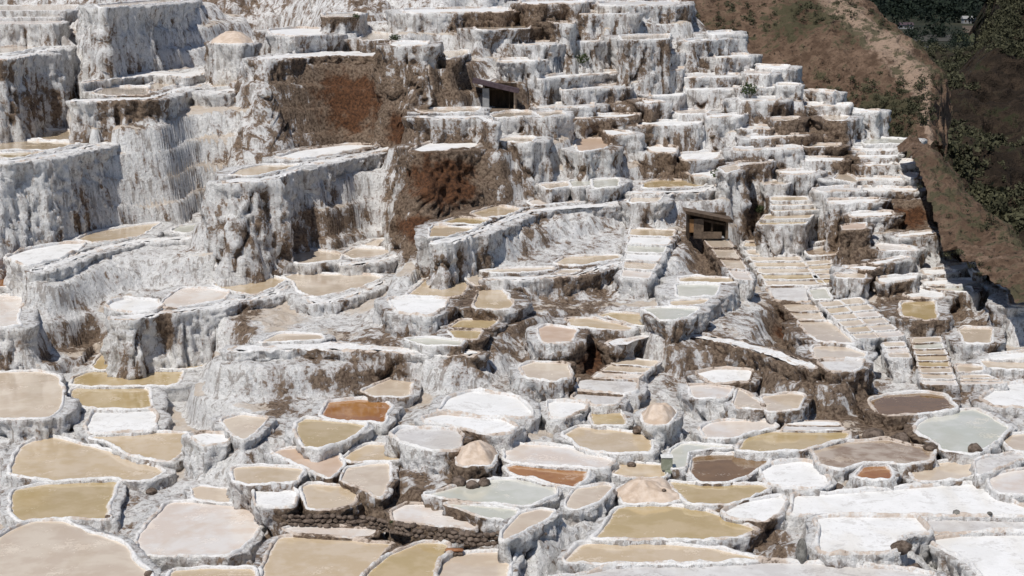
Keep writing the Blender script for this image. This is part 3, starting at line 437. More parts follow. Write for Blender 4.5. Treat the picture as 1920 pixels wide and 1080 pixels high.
('T', 'tan salt pan, second down in the top left corner', 'ps', 26.22, 2.2, [(-50.59,150.94),(-41.97,154.95),(-37.35,135.97),(-44.57,132.88)]),
('C', 'pale cream salt pan, third down in the top left corner', 'ps', 25.93, 2.2, [(-46.78,139.45),(-39.29,142.62),(-35.58,127.38),(-41.91,124.84)]),
('S', 'pale sand-coloured salt pond, along the top edge above the big white wall, left', 'p', 27.25, 2.2, [(-34.15,133.36),(-33.95,166.9),(-29.86,146.73),(-30.39,120.15)]),
('W', 'dry white salt ledge, long thin white crest under the big white wall, top left', 'L', 22.16, 2.2, [(-31.14,116.01),(-30.86,125.14),(-28.8,129.91),(-25.4,125.8),(-25.15,135.82),(-23.12,145.75),(-22.28,139.79),(-24.07,129.91),(-24.39,120.71),(-27.61,124.49),(-29.64,120.1)]),
('S', 'pale sand-coloured salt ledge, footpath crest above the big brown slope', 'L', 23.86, 1.15, [(-18.57,117.58),(-16.35,123.79),(-13.34,126.29),(-10.01,123.79),(-9.36,119.07),(-12.67,119.84),(-15.54,117.58),(-17.71,114.0)]),
('W', 'dry white salt pond, broad white shelf above the footpath crest', 'p', 25.09, 2.2, [(-20.64,136.83),(-18.7,141.97),(-13.52,136.83),(-14.41,125.66),(-16.57,122.59),(-18.79,126.72)]),
('S', 'pale sand-coloured salt pond, small shelf at the top, left of centre', 'p', 26.38, 3.8, [(-16.17,138.55),(-13.48,143.9),(-12.34,130.77),(-14.79,127.78)]),
('S', 'pale sand-coloured salt pond, sandy hump right of the broad white shelf', 'p', 24.77, 2.63, [(-11.94,127.55),(-12.74,143.24),(-10.3,137.13),(-9.53,124.58),(-11.41,123.62)]),
('W', 'dry white salt pond, long straight terrace lip at the top centre', 'p', 26.59, 2.2, [(-10.02,146.7),(-1.01,153.1),(0.36,135.73),(-0.88,134.0),(-8.5,130.67)]),
('T', 'tan salt pond, pocket left above the upper hut', 'p', 23.75, 2.2, [(-5.65,127.75),(-3.46,129.48),(-3.47,122.11),(-4.73,115.54)]),
('W', 'dry white salt pond, small shelf left of the pocket above the upper hut', 'p', 24.77, 2.2, [(-9.13,121.41),(-6.25,121.41),(-6.05,114.63),(-8.47,114.63)]),
('S', 'pale sand-coloured salt pond, shelf left of the upper hut', 'p', 20.41, 2.2, [(-6.83,113.49),(-2.37,114.84),(-2.29,110.96),(-6.15,110.12)]),
('W', 'dry white salt pond, broad, below the big brown slope', 'p', 18.73, 1.2, [(-6.54,101.43),(-5.47,107.18),(-1.32,107.18),(-2.75,102.98),(-4.41,101.43),(-5.73,100.82)]),
('W', 'dry white salt pond, long, on the white wall left of the brown cliff', 'p', 17.82, 2.2, [(-15.71,105.52),(-14.74,110.26),(-11.92,114.06),(-9.19,113.71),(-10.46,110.6),(-13.85,104.31)]),
('T', 'tan salt pond, slanted, in front of the long white one, upper left', 'p', 17.82, 2.2, [(-17.15,96.53),(-17.02,99.67),(-16.03,101.91),(-13.44,101.91),(-14.02,99.67),(-15.73,95.76)]),
('S', 'pale sand-coloured salt pond, in front of the upper hut', 'p', 20.05, 2.2, [(-1.53,113.54),(-0.29,116.18),(1.33,116.18),(1.8,111.47),(-1.21,110.24)]),
('S', 'pale sand-coloured salt pond, right of the pond in front of the upper hut', 'p', 20.25, 2.2, [(1.52,112.74),(3.41,114.06),(3.79,110.7),(1.99,108.66)]),
('P', 'pinkish tan salt pond, orange-pink one below the upper hut', 'p', 18.16, 2.32, [(4.5,113.34),(5.28,115.55),(7.47,114.8),(6.29,108.21),(4.47,106.26)]),
('W', 'dry white salt pond, slanted lip above the orange-pink one', 'p', 18.72, 2.2, [(6.4,117.79),(8.81,112.39),(6.73,110.91)]),
('S', 'pale sand-coloured salt pond, below the upper hut, on the white wall', 'p', 18.98, 2.2, [(-1.34,105.84),(-0.36,108.2),(1.52,108.2),(1.33,104.5),(-0.98,104.83)]),
('G', 'pale greenish salt pond, left of twin pools at centre right', 'p', 16.27, 3.8, [(3.8,105.87),(5.21,107.27),(5.16,103.24),(3.95,102.71)]),
('G', 'pale greenish salt pond, right of twin pools at centre right', 'p', 16.27, 2.98, [(5.38,106.7),(7.18,107.55),(6.86,102.71),(5.3,102.2)]),
('K', 'khaki salt pond, above the white bank left of the lower hut', 'p', 15.78, 2.2, [(8.85,108.56),(9.8,110.27),(13.98,110.27),(12.69,106.54),(8.78,105.89)]),
('S', 'pale sand-coloured salt pond, left below the khaki one, left of the lower hut', 'p', 15.51, 2.58, [(7.71,103.37),(9.87,104.89),(9.36,101.22),(7.44,100.74)]),
('S', 'pale sand-coloured salt pond, shelf left of the twin pools', 'p', 16.27, 3.8, [(1.73,104.31),(3.7,105.66),(3.76,103.17),(2.3,101.62)]),
('C', 'pale cream salt pond, crest below the twin pools', 'p', 15.36, 2.2, [(1.03,102.53),(2.12,104.97),(4.75,104.72),(4.13,102.29),(1.36,100.85)]),
('W', 'dry white salt pond, long bright lip right of centre, upper terraces', 'p', 19.02, 2.2, [(9.17,118.76),(14.27,120.05),(13.52,115.92),(9.09,115.11)]),
('C', 'pale cream salt pond, half sandy, on the brown ramp of the upper terraces', 'p', 19.51, 2.2, [(12.24,123.16),(16.16,125.6),(14.42,119.73),(12.41,119.52)]),
('W', 'dry white salt pond, bright lip right of the half sandy one', 'p', 19.49, 2.2, [(14.44,119.06),(17.76,120.56),(16.83,117.58),(14.26,116.71)]),
('W', 'dry white salt pond, tiny lip above the brown ramp', 'p', 20.35, 3.8, [(9.63,123.35),(11.55,119.9),(9.92,118.44)]),
('W', 'dry white salt pond, short bright lip over the tiny one, upper terraces', 'p', 20.6, 3.8, [(10.83,126.04),(13.71,127.17),(13.05,122.88),(10.64,122.36)]),
('W', 'dry white salt pond, slanted shelf left of the white slide, upper right', 'p', 17.58, 2.46, [(9.56,115.92),(11.85,114.49),(11.22,110.46),(9.58,111.13)]),
('W', 'dry white salt pond, white slide, upper right of centre', 'p', 17.11, 3.8, [(11.82,114.23),(15.2,116.65),(14.34,111.32),(11.82,109.73)]),
('S', 'pale sand-coloured salt pond, pinkish patch at the foot of the white slide', 'p', 16.94, 2.2, [(13.96,107.73),(15.55,109.86),(15.17,106.55),(14.08,104.54)]),
('W', 'dry white salt pond, foot of the white slide, above the khaki one', 'p', 16.28, 2.51, [(11.97,111.01),(14.5,111.01),(14.42,107.56),(12.36,107.84)]),
('W', 'dry white salt pond, high lip in the purple band, top right of centre', 'p', 23.41, 2.2, [(9.43,134.73),(13.84,137.49),(13.02,131.4),(9.3,129.7)]),
('W', 'dry white salt pond, long curved lip right of the upper hut roof', 'p', 22.04, 3.8, [(1.8,122.27),(4.74,127.35),(9.38,131.49),(8.81,128.02),(4.58,122.89),(1.97,119.84)]),
('W', 'dry white salt pond, straight lip continuing the long curved one', 'p', 22.26, 3.8, [(9.19,129.51),(13.95,130.95),(13.35,126.86),(9.18,125.51)]),
('A', 'ashy grey salt pond, grey lip below the long curved one', 'p', 21.22, 2.2, [(3.68,123.28),(8.82,126.74),(8.5,123.28),(3.74,120.0)]),
('A', 'ashy grey salt pond, grey lip, second row from the brown ridge, upper right', 'p', 21.66, 3.16, [(13.94,131.56),(18.7,132.94),(17.94,128.36),(13.64,127.08)]),
('A', 'ashy grey salt pond, grey lip under the second row, upper right', 'p', 20.94, 2.2, [(13.82,128.26),(18.09,128.26),(17.6,124.87),(13.52,124.31)]),
('A', 'ashy grey salt pond, grey shelf right of the upper hut', 'p', 20.16, 3.14, [(1.61,121.24),(6.24,121.24),(5.86,117.5),(1.95,117.04)]),
('W', 'dry white salt pond, lip over the slanted white lip, upper centre', 'p', 19.53, 2.2, [(4.53,118.35),(9.56,119.7),(9.16,116.69),(4.61,115.4)]),
('S', 'pale sand-coloured salt pond, tiny patch near the top, right of centre', 'p', 25.87, 2.29, [(2.89,133.2),(5.24,136.05),(4.72,126.83)]),
('S', 'pale sand-coloured salt pond, thin shelf at the very top, right of centre', 'p', 26.44, 2.2, [(6.04,147.07),(10.92,151.12),(9.64,136.48),(5.63,134.81)]),
('S', 'pale sand-coloured salt pond, broad shelf above the purple band, top right', 'p', 24.75, 3.8, [(8.93,134.09),(13.37,137.52),(12.16,125.91),(8.46,123.97)]),
('T', 'tan salt pond, small shelf touching the brown ridge, top right', 'p', 24.75, 2.2, [(13.74,165.76),(17.02,165.76),(15.27,150.62),(12.74,150.62)]),
('W', 'dry white salt pond, bright lip at the ridge, top right', 'p', 24.26, 2.2, [(14.41,135.73),(19.15,145.25),(19.11,138.67),(14.53,132.66)]),
('W', 'dry white salt pond, topmost bright lip against the ridge', 'p', 24.63, 2.2, [(17.37,144.48),(19.76,147.05),(19.1,138.65),(16.85,137.5)]),
('W', 'dry white salt pond, lip third down along the ridge', 'p', 22.98, 3.8, [(17.15,136.99),(20.16,138.76),(19.79,133.74),(16.67,132.09)]),
('C', 'pale cream salt pond, cream patch by the green tuft along the ridge', 'p', 21.99, 2.2, [(19.38,134.05),(21.18,131.17),(20.01,125.88),(18.61,127.2)]),
('W', 'dry white salt pond, long lip below the green tuft', 'p', 21.12, 2.2, [(17.89,125.8),(21.47,126.99),(20.67,124.64),(17.73,123.5)]),
('W', 'dry white salt pond, short lip against the ridge above the cream patch', 'p', 22.19, 2.2, [(20.63,136.5),(23.21,134.96),(22.26,130.37),(20.04,131.09)]),
('S', 'pale sand-coloured salt pond, sandy lip right of the long lip, by the ridge', 'p', 21.36, 2.2, [(20.83,126.48),(22.53,125.87),(21.8,122.92),(20.38,122.92)]),
('W', 'dry white salt pond, white chip on the ridge edge', 'p', 20.61, 2.2, [(23.78,129.92),(25.72,127.07),(24.64,124.35)]),
('W', 'dry white salt pond, doorstep-like lip over a white face by the ridge', 'p', 19.83, 2.2, [(23.16,126.32),(26.33,124.78),(25.53,121.91),(22.75,122.88)]),
('W', 'dry white salt pond, high white cap on the ridge edge, right', 'p', 19.4, 2.2, [(26.69,125.44),(28.55,124.46),(27.81,121.71),(26.13,122.18)]),
('S', 'pale sand-coloured salt pond, sandy pocket left of the high white cap', 'p', 19.22, 2.2, [(23.77,122.78),(25.57,121.41),(24.33,117.11),(23.05,117.96)]),
('W', 'dry white salt pond, long lip under the brown shelf, upper right', 'p', 18.25, 2.2, [(17.13,116.21),(22.0,117.37),(21.47,115.32),(17.14,113.66)]),
('S', 'pale sand-coloured salt pond, sandy lip right of the brown shelf, upper right', 'p', 17.61, 3.53, [(21.02,116.7),(24.08,116.7),(23.35,114.6),(20.97,114.25)]),
('G', 'pale greenish salt pond, pale green cap at the head of the right-hand steps', 'p', 17.5, 2.2, [(26.17,119.36),(27.86,122.81),(30.46,121.22),(29.03,117.49),(25.89,117.12)]),
('W', 'dry white salt pond, first step below the pale green cap', 'p', 17.26, 2.2, [(25.18,117.44),(28.63,117.44),(27.75,115.02),(24.87,115.02)]),
('W', 'dry white salt pond, second step below the pale green cap', 'p', 17.03, 2.2, [(24.76,114.63),(27.91,115.31),(27.06,112.69),(24.43,112.36)]),
('W', 'dry white salt pond, third step below the pale green cap', 'p', 16.7, 2.2, [(24.7,111.93),(26.95,112.56),(26.37,110.89),(24.53,110.27)]),
('W', 'dry white salt pond, fourth step below the pale green cap', 'p', 15.99, 2.2, [(23.95,110.26),(26.99,109.92),(26.52,108.19),(23.75,108.19)]),
('W', 'dry white salt pond, fifth step below the pale green cap', 'p', 15.59, 2.2, [(23.84,108.03),(27.49,107.49),(26.76,105.41),(23.42,105.68)]),
('W', 'dry white salt pond, right shoulder of the right-hand steps', 'p', 16.66, 2.2, [(27.48,115.15),(29.02,113.83),(28.25,111.34),(27.06,111.97)]),
('W', 'dry white salt pond, outermost shoulder of the right-hand steps', 'p', 16.14, 2.2, [(27.42,112.14),(28.18,110.34),(27.38,108.02),(26.86,108.88)]),
('W', 'dry white salt pond, white lip left of the sandy triangle, upper right', 'p', 16.29, 2.2, [(18.52,111.25),(21.62,111.86),(20.73,109.51),(18.56,109.22)]),
('S', 'pale sand-coloured salt pond, sandy triangle left of the right-hand steps', 'p', 16.02, 2.2, [(21.95,108.74),(23.45,113.44),(23.63,107.89),(22.93,106.78)]),
('A', 'ashy grey salt pond, sandy grey shelf, upper right terraces', 'p', 17.68, 2.56, [(15.71,113.31),(20.72,114.37),(20.28,112.41),(15.62,111.06)]),
('A', 'ashy grey salt pond, pale shelf above the brown notch, upper right', 'p', 16.96, 2.2, [(15.55,110.64),(18.29,111.6),(17.86,110.02),(15.56,109.09)]),
('W', 'dry white salt pond, lip above the sandy triangle', 'p', 16.91, 2.2, [(21.03,114.33),(23.83,113.99),(23.18,111.77),(20.72,111.77)]),
('S', 'pale sand-coloured salt pond, little sandy shelf above the pond stairway', 'p', 15.76, 3.24, [(17.35,110.1),(19.48,110.67),(18.87,108.18),(17.16,107.9)]),
('A', 'ashy grey salt pond, pinkish grey shelf above the bay, upper right', 'p', 15.71, 3.8, [(20.16,106.31),(23.55,107.12),(22.98,105.04),(19.96,104.26)]),
('W', 'dry white salt pond, long shelf right of the pond stairway head', 'p', 15.24, 2.2, [(20.64,104.07),(24.31,104.82),(23.6,102.89),(20.48,102.16)]),
('A', 'ashy grey salt pond, grey shelf in the middle of the right terraces', 'p', 20.42, 2.2, [(17.42,123.48),(20.79,124.01),(20.01,120.5),(17.06,120.0)]),
('A', 'ashy grey salt pond, pale lip beside the brown shelf, upper right', 'p', 18.66, 2.2, [(17.2,120.09),(19.47,119.25),(18.87,116.47),(16.9,116.87)]),
('S', 'pale sand-coloured salt pond, brownish shelf, right terraces', 'p', 19.26, 2.35, [(19.3,119.55),(21.64,120.44),(20.96,117.46),(19.05,117.03)]),
('W', 'dry white salt pond, short lip behind the upper hut roof', 'p', 23.28, 2.2, [(-1.03,124.72),(2.07,125.48),(1.83,120.46),(-0.79,119.76)]),
('A', 'ashy grey salt pond, grey lip in the brown bank behind the upper hut', 'p', 24.35, 2.2, [(0.87,131.23),(3.71,132.23),(3.32,125.7),(0.99,124.8)]),
('A', 'ashy grey salt pond, grey lip in the purple rows, top centre', 'p', 24.39, 2.2, [(4.91,135.35),(7.48,137.52),(6.92,129.44),(4.83,128.47)]),
('W', 'dry white salt pond, top edge lip, right of centre', 'p', 27.24, 2.2, [(0.74,149.9),(7.14,155.36),(6.03,136.03),(0.88,133.89)]),
('A', 'ashy grey salt pond, top edge grey lip by the ridge', 'p', 27.01, 2.87, [(8.24,156.95),(16.79,162.46),(14.54,142.87),(7.55,138.58)]),
('S', 'pale sand-coloured salt pond, sandy shelf below the long straight terrace lip', 'p', 25.48, 2.2, [(-3.07,133.28),(1.58,137.22),(1.27,128.6),(-2.68,125.13)]),
('W', 'dry white salt ledge, crest of the white wall under the upper left pond stack', 'L', 18.76, 2.2, [(-32.73,95.92),(-30.98,96.47),(-29.63,98.46),(-28.89,100.52),(-27.57,107.26),(-26.45,115.35),(-26.62,121.14),(-26.21,119.22),(-26.06,113.6),(-27.18,105.75),(-28.52,99.18),(-29.25,97.17),(-30.59,95.23),(-32.33,94.7)]),
('W', 'dry white salt ledge, long diagonal crest of the middle left ridge', 'L', 13.72, 2.2, [(-26.76,87.9),(-26.03,89.57),(-25.41,92.72),(-24.49,95.33),(-23.21,97.88),(-20.17,98.9),(-18.1,103.86),(-17.17,106.64),(-16.27,108.57),(-16.11,107.48),(-17.01,105.58),(-17.93,102.85),(-19.99,97.99),(-23.0,96.99),(-24.28,94.48),(-25.2,91.92),(-25.82,88.81),(-26.54,87.17)]),
('W', 'dry white salt ledge, crest in front of the three ponds, middle left', 'L', 12.09, 3.8, [(-21.3,82.73),(-20.0,82.6),(-18.68,84.36),(-17.99,84.5),(-15.97,86.06),(-15.42,87.52),(-14.55,87.67),(-13.63,89.49),(-13.1,91.39),(-13.0,90.67),(-13.53,88.8),(-14.45,87.0),(-15.31,86.85),(-15.85,85.41),(-17.87,83.88),(-18.55,83.74),(-19.86,82.0),(-21.15,82.14)]),
('W', 'dry white salt ledge, crest edge of the tall white bastion left of centre', 'L', 12.09, 2.2, [(-11.87,88.57),(-10.87,86.78),(-10.27,87.22),(-8.84,89.33),(-7.63,92.86),(-7.57,92.12),(-8.77,88.64),(-10.19,86.56),(-10.79,86.13),(-11.78,87.89)]),
('W', 'dry white salt ledge, crest of the white wall left of the brown cliff', 'L', 17.82, 2.27, [(-16.95,94.48),(-15.25,94.73),(-14.13,98.07),(-13.35,103.1),(-10.64,108.65),(-8.68,113.04),(-8.57,111.48),(-10.5,107.21),(-13.19,101.79),(-13.96,96.89),(-15.07,93.63),(-16.76,93.38)]),
('W', 'dry white salt ledge, crest over the brown bank, upper left', 'L', 21.52, 3.8, [(-29.53,108.47),(-27.35,109.39),(-24.98,110.33),(-24.84,113.76),(-24.78,119.58),(-23.94,125.41),(-23.43,122.72),(-24.28,117.13),(-24.36,111.53),(-24.51,108.24),(-26.84,107.33),(-28.99,106.44)]),
('W', 'dry white salt ledge, crest beside the big brown slope, upper left', 'L', 21.52, 2.2, [(-21.69,116.33),(-19.61,120.7),(-18.56,127.9),(-18.3,133.19),(-17.89,130.16),(-18.16,125.11),(-19.21,118.21),(-21.26,114.01)]),
('W', 'dry white salt ledge, crest in front of two sand ponds right of the pitted cliff', 'L', 12.73, 3.18, [(-10.32,95.18),(-9.21,95.36),(-8.0,96.46),(-6.39,100.51),(-5.35,102.77),(-5.3,101.83),(-6.33,99.62),(-7.94,95.63),(-9.13,94.55),(-10.23,94.38)]),
('W', 'dry white salt ledge, long diagonal crest below three ponds at centre', 'L', 15.36, 2.2, [(-4.37,87.3),(-3.32,87.84),(-2.08,90.82),(-0.58,95.04),(1.07,99.21),(3.39,100.83),(6.53,102.26),(7.64,104.24),(7.56,103.12),(6.47,101.19),(3.36,99.78),(1.06,98.19),(-0.57,94.11),(-2.06,89.96),(-3.29,87.03),(-4.33,86.51)]),
('W', 'dry white salt ledge, crest under the left edge sliver, near the top', 'L', 24.24, 2.28, [(-37.19,110.38),(-34.49,111.08),(-35.39,123.54),(-36.61,130.88),(-35.43,126.65),(-34.32,119.76),(-33.55,108.01),(-36.18,107.35)]),
('W', 'dry white salt ledge, crest over the dark pitted wall, centre', 'L', 13.5, 2.2, [(-1.61,86.34),(0.94,86.66),(3.94,87.93),(4.93,89.75),(6.38,91.46),(6.33,90.68),(4.89,89.0),(3.91,87.21),(0.93,85.96),(-1.6,85.65)]),
('W', 'dry white salt ledge, crest under the shelf left of the upper hut', 'L', 20.41, 3.8, [(-6.31,108.42),(-4.33,108.42),(-2.17,108.83),(-1.23,105.26),(-1.21,103.56),(-2.14,107.02),(-4.26,106.62),(-6.21,106.62)]),
('W', 'dry white salt ledge, crest of the wall over the brown-footed bank at centre right', 'L', 15.78, 2.2, [(7.95,104.81),(9.04,104.81),(12.45,105.33),(13.77,108.03),(13.62,106.8),(12.31,104.16),(8.95,103.64),(7.87,103.64)])]
BROWN = [(-11.64, 118.8, 20.55, 5.94, 8.91, 4.0, 1.6), (-7.57, 113.59, 19.08, 2.27, 7.0, 1.97, 1.5), (-4.41, 101.09, 16.73, 3.88, 7.0, 3.08, 1.6), (-6.05, 99.74, 14.36, 1.99, 7.0, 1.58, 1.4), (-25.37, 89.37, 9.19, 3.28, 7.0, 1.77, 1.0), (-23.58, 119.22, 14.95, 2.19, 7.0, 3.58, 1.2), (-24.84, 123.6, 25.25, 1.85, 7.0, 2.79, 1.1), (-18.88, 120.92, 20.39, 1.81, 7.0, 2.96, 1.1), (-33.98, 113.67, 20.96, 2.27, 7.0, 1.97, 0.8), (-39.87, 145.29, 21.8, 1.7, 7.0, 2.43, 0.8), (-25.46, 107.92, 21.24, 2.16, 7.0, 1.29, 1.2), (-34.37, 118.84, 19.96, 1.78, 7.0, 1.83, 1.1), (-12.4, 102.1, 13.65, 3.23, 7.0, 1.8, 0.9), (0.29, 85.32, 11.18, 1.28, 7.0, 1.71, 1.4), (3.53, 79.16, 10.87, 1.98, 7.0, 1.32, 1.5), (9.87, 77.84, 11.05, 2.21, 7.0, 1.73, 1.0), (15.29, 85.96, 9.98, 1.72, 7.0, 2.19, 1.5), (12.38, 75.14, 11.18, 2.5, 7.0, 1.68, 1.0), (1.32, 98.09, 13.95, 1.31, 7.0, 1.92, 0.8), (3.54, 86.87, 12.65, 2.46, 7.0, 1.73, 0.9), (12.22, 96.28, 13.09, 1.93, 7.0, 2.07, 1.3), (20.91, 95.86, 13.5, 1.28, 7.0, 1.88, 1.3), (21.84, 86.62, 11.65, 1.73, 7.0, 1.25, 1.0), (25.26, 90.06, 9.03, 1.35, 7.0, 2.61, 1.1), (16.83, 69.59, 10.09, 1.39, 7.0, 1.07, 1.2), (14.83, 71.77, 10.75, 1.44, 7.0, 1.62, 1.0), (-5.49, 101.41, 12.37, 2.03, 7.0, 1.79, 1.0), (-6.71, 75.19, 11.17, 1.75, 7.0, 1.54, 0.9), (-8.81, 75.51, 11.09, 1.51, 7.0, 1.27, 0.6), (-10.86, 74.97, 9.36, 1.0, 7.0, 1.54, 0.9), (21.28, 118.33, 18.83, 2.76, 7.0, 1.38, 1.3), (23.4, 114.75, 17.05, 1.15, 7.0, 1.98, 1.2), (0.89, 135.39, 25.89, 4.96, 7.45, 2.29, 1.2), (-4.29, 117.84, 22.19, 2.36, 7.0, 2.03, 1.3), (9.13, 119.29, 19.53, 1.99, 7.0, 1.09, 1.2), (10.73, 110.46, 16.61, 1.66, 7.0, 1.19, 1.3), (6.54, 115.42, 18.72, 1.35, 7.0, 1.06, 1.2), (-5.4, 59.46, 9.33, 3.96, 7.0, 0.65, 1.2), (9.37, 56.87, 9.18, 0.76, 7.0, 1.13, 0.9), (-1.92, 61.43, 10.33, 1.02, 7.0, 0.75, 1.2), (-1.93, 80.95, 12.28, 1.62, 7.0, 1.19, 1.2), (25.86, 105.23, 14.22, 2.46, 7.0, 1.15, 1.4), (21.09, 76.83, 10.76, 1.54, 7.0, 1.71, 0.8), (-14.42, 129.08, 26.71, 2.58, 7.0, 1.25, 1.1), (16.05, 108.29, 13.39, 1.44, 7.0, 1.49, 1.2), (16.88, 109.57, 16.53, 2.19, 7.0, 0.86, 1.1), (-18.54, 83.52, 11.14, 0.39, 7.0, 1.22, 1.3), (-14.5, 86.74, 11.01, 0.72, 7.0, 1.41, 0.9), (12.32, 68.64, 10.61, 0.92, 7.0, 1.06, 0.7), (5.39, 115.59, 18.89, 3.08, 7.0, 1.15, 0.7), (0.0, 119.65, 20.88, 1.99, 7.0, 1.4, 1.0), (12.13, 131.06, 22.6, 1.75, 7.0, 0.78, 0.7), (-28.47, 98.45, 15.91, 7.22, 10.83, 3.55, -1.0), (-27.41, 105.22, 18.66, 5.61, 8.42, 2.23, -1.0), (-30.41, 126.25, 24.32, 5.47, 8.21, 3.54, -1.0), (-20.8, 97.47, 12.38, 7.15, 10.72, 2.44, -1.0), (-9.26, 87.58, 10.83, 3.21, 7.0, 1.91, -1.0), (-11.87, 103.86, 15.48, 3.81, 7.0, 2.58, -1.0), (-27.75, 90.55, 11.13, 3.32, 7.0, 1.96, -1.0), (-16.65, 87.37, 12.09, 4.37, 7.0, 1.9, -0.8), (17.89, 97.74, 12.0, 1.95, 7.0, 1.73, -0.6), (-10.38, 75.49, 10.29, 5.03, 7.55, 1.96, -0.6), (-17.32, 79.83, 8.59, 1.86, 7.0, 2.06, -1.0), (-0.32, 94.29, 13.61, 3.77, 7.0, 2.37, -0.5)]
BASE_PTS = [(-48.02, 132.18, 29.41), (-50.4, 139.18, 31.6), (-45.42, 132.18, 29.41), (-47.67, 139.18, 31.6), (-42.83, 132.18, 29.41), (-44.95, 139.18, 31.6), (-40.27, 132.31, 29.4), (-42.27, 139.31, 31.6), (-37.75, 132.59, 29.4), (-39.62, 139.59, 31.61), (-35.23, 132.91, 29.4), (-36.97, 139.91, 31.61), (-32.71, 133.25, 29.4), (-34.32, 140.25, 31.62), (-30.17, 133.62, 29.4), (-31.65, 140.62, 31.62), (-27.63, 134.02, 29.4), (-28.98, 141.02, 31.62), (-25.08, 134.44, 29.4), (-26.3, 141.44, 31.63), (-22.52, 134.9, 29.39), (-23.61, 141.9, 31.63), (-19.94, 135.38, 29.39), (-20.9, 142.38, 31.64), (-17.34, 135.89, 29.39), (-18.18, 142.89, 31.65), (-14.73, 136.43, 29.39), (-15.44, 143.43, 31.65), (-12.11, 137.0, 29.38), (-12.68, 144.0, 31.66), (-9.46, 137.59, 29.38), (-9.91, 144.59, 31.67), (-6.79, 138.22, 29.38), (-7.11, 145.22, 31.67), (-4.09, 138.87, 29.38), (-4.28, 145.87, 31.68), (-1.37, 139.55, 29.37), (-1.43, 146.55, 31.69), (1.38, 140.25, 29.37), (1.44, 147.25, 31.7), (4.15, 140.99, 29.37), (4.35, 147.99, 31.7), (6.96, 141.75, 29.36), (7.28, 148.75, 31.71), (9.8, 142.55, 29.36), (10.25, 149.55, 31.72), (12.67, 143.37, 29.35), (13.24, 150.37, 31.73), (14.12, 143.79, 29.35), (14.76, 150.79, 31.74), (18.0, 143.84, 21.7), (22.24, 137.26, 19.25), (26.6, 133.66, 17.26), (29.45, 128.29, 15.74), (30.78, 122.98, 14.66), (29.37, 109.06, 12.15), (31.18, 102.36, 10.85), (21.55, 148.68, 18.52), (26.71, 144.23, 14.86), (31.54, 139.75, 11.35), (34.34, 135.71, 9.41), (34.24, 121.53, 8.25), (35.49, 111.75, 5.34), (36.08, 102.09, 4.78)]
SHOULDER = [[(26.93, 112.0, 17.93), (27.97, 113.0, 18.46), (29.86, 119.0, 17.61), (37.0, 138.0, 12.58)], [(26.18, 104.0, 17.5), (27.22, 105.0, 17.8), (29.01, 108.0, 17.38), (36.15, 128.0, 11.68)], [(25.77, 98.0, 15.9), (27.27, 99.0, 16.33), (29.26, 102.0, 15.95), (36.05, 120.0, 10.37)], [(25.33, 94.0, 14.56), (27.55, 95.0, 14.95), (29.99, 98.0, 14.77), (36.29, 114.0, 9.4)], [(25.57, 90.0, 14.29), (27.69, 91.0, 14.33), (29.93, 93.0, 14.02), (36.64, 109.0, 8.79)], [(25.98, 86.0, 13.51), (27.42, 86.0, 13.72), (29.85, 88.0, 13.43), (36.17, 102.0, 8.03)], [(26.25, 82.0, 12.85), (27.9, 82.0, 13.19), (31.53, 85.0, 12.52), (38.61, 99.0, 6.95)]]
RIDGE = [[(12.36, 172.0, 30.88), (20.8, 172.0, 30.33), (28.69, 172.0, 29.78), (35.04, 174.0, 28.66), (42.03, 188.0, 24.91)], [(16.0, 162.0, 24.56), (22.77, 161.0, 25.12), (29.46, 160.0, 25.67), (35.78, 164.0, 25.98), (42.85, 178.0, 22.28)], [(20.62, 156.0, 21.71), (26.1, 155.0, 22.27), (31.5, 154.0, 23.07), (37.62, 158.0, 23.15), (44.13, 171.0, 19.79)], [(25.04, 151.0, 18.99), (29.82, 150.0, 19.81), (33.81, 148.0, 20.67), (38.89, 151.0, 20.63), (44.36, 163.0, 17.58)], [(28.95, 145.0, 17.03), (32.08, 144.0, 17.84), (34.67, 143.0, 18.63), (38.12, 145.0, 18.95), (42.54, 155.0, 16.39)], [(31.78, 140.0, 15.14), (33.37, 139.0, 16.18), (34.47, 138.0, 17.11), (36.43, 140.0, 17.62), (40.49, 149.0, 15.18)], [(33.48, 135.0, 12.96), (34.09, 134.0, 13.98), (34.46, 133.0, 15.0), (35.61, 135.0, 15.58), (39.01, 143.0, 12.91)]]
GORGE_ROWS = [[(114.47, 400.0, 17.86), (99.77, 330.0, 30.63), (104.46, 320.0, 32.66), (117.24, 310.0, 34.56)], [(108.05, 380.0, 8.55), (89.47, 300.0, 19.92), (94.44, 290.0, 21.2), (106.77, 280.0, 22.41)], [(94.1, 350.0, 3.33), (76.34, 270.0, 14.58), (84.03, 262.0, 15.21), (97.8, 255.0, 15.61)], [(78.9, 320.0, -0.75), (62.81, 240.0, 10.92), (72.48, 232.0, 10.79), (86.8, 225.0, 10.62)], [(69.24, 300.0, -4.85), (53.03, 215.0, 8.98), (62.32, 205.0, 7.56), (75.67, 195.0, 7.35)], [(64.02, 280.0, -10.08), (47.12, 190.0, 6.01), (54.47, 180.0, 4.23), (67.18, 172.0, 4.21)], [(62.62, 250.0, -14.33), (45.34, 168.0, 3.09), (48.66, 158.0, 1.99), (59.05, 150.0, 1.34)], [(66.0, 230.0, -21.95), (45.42, 150.0, -0.74), (44.9, 140.0, -0.64), (51.58, 130.0, -0.27)]]
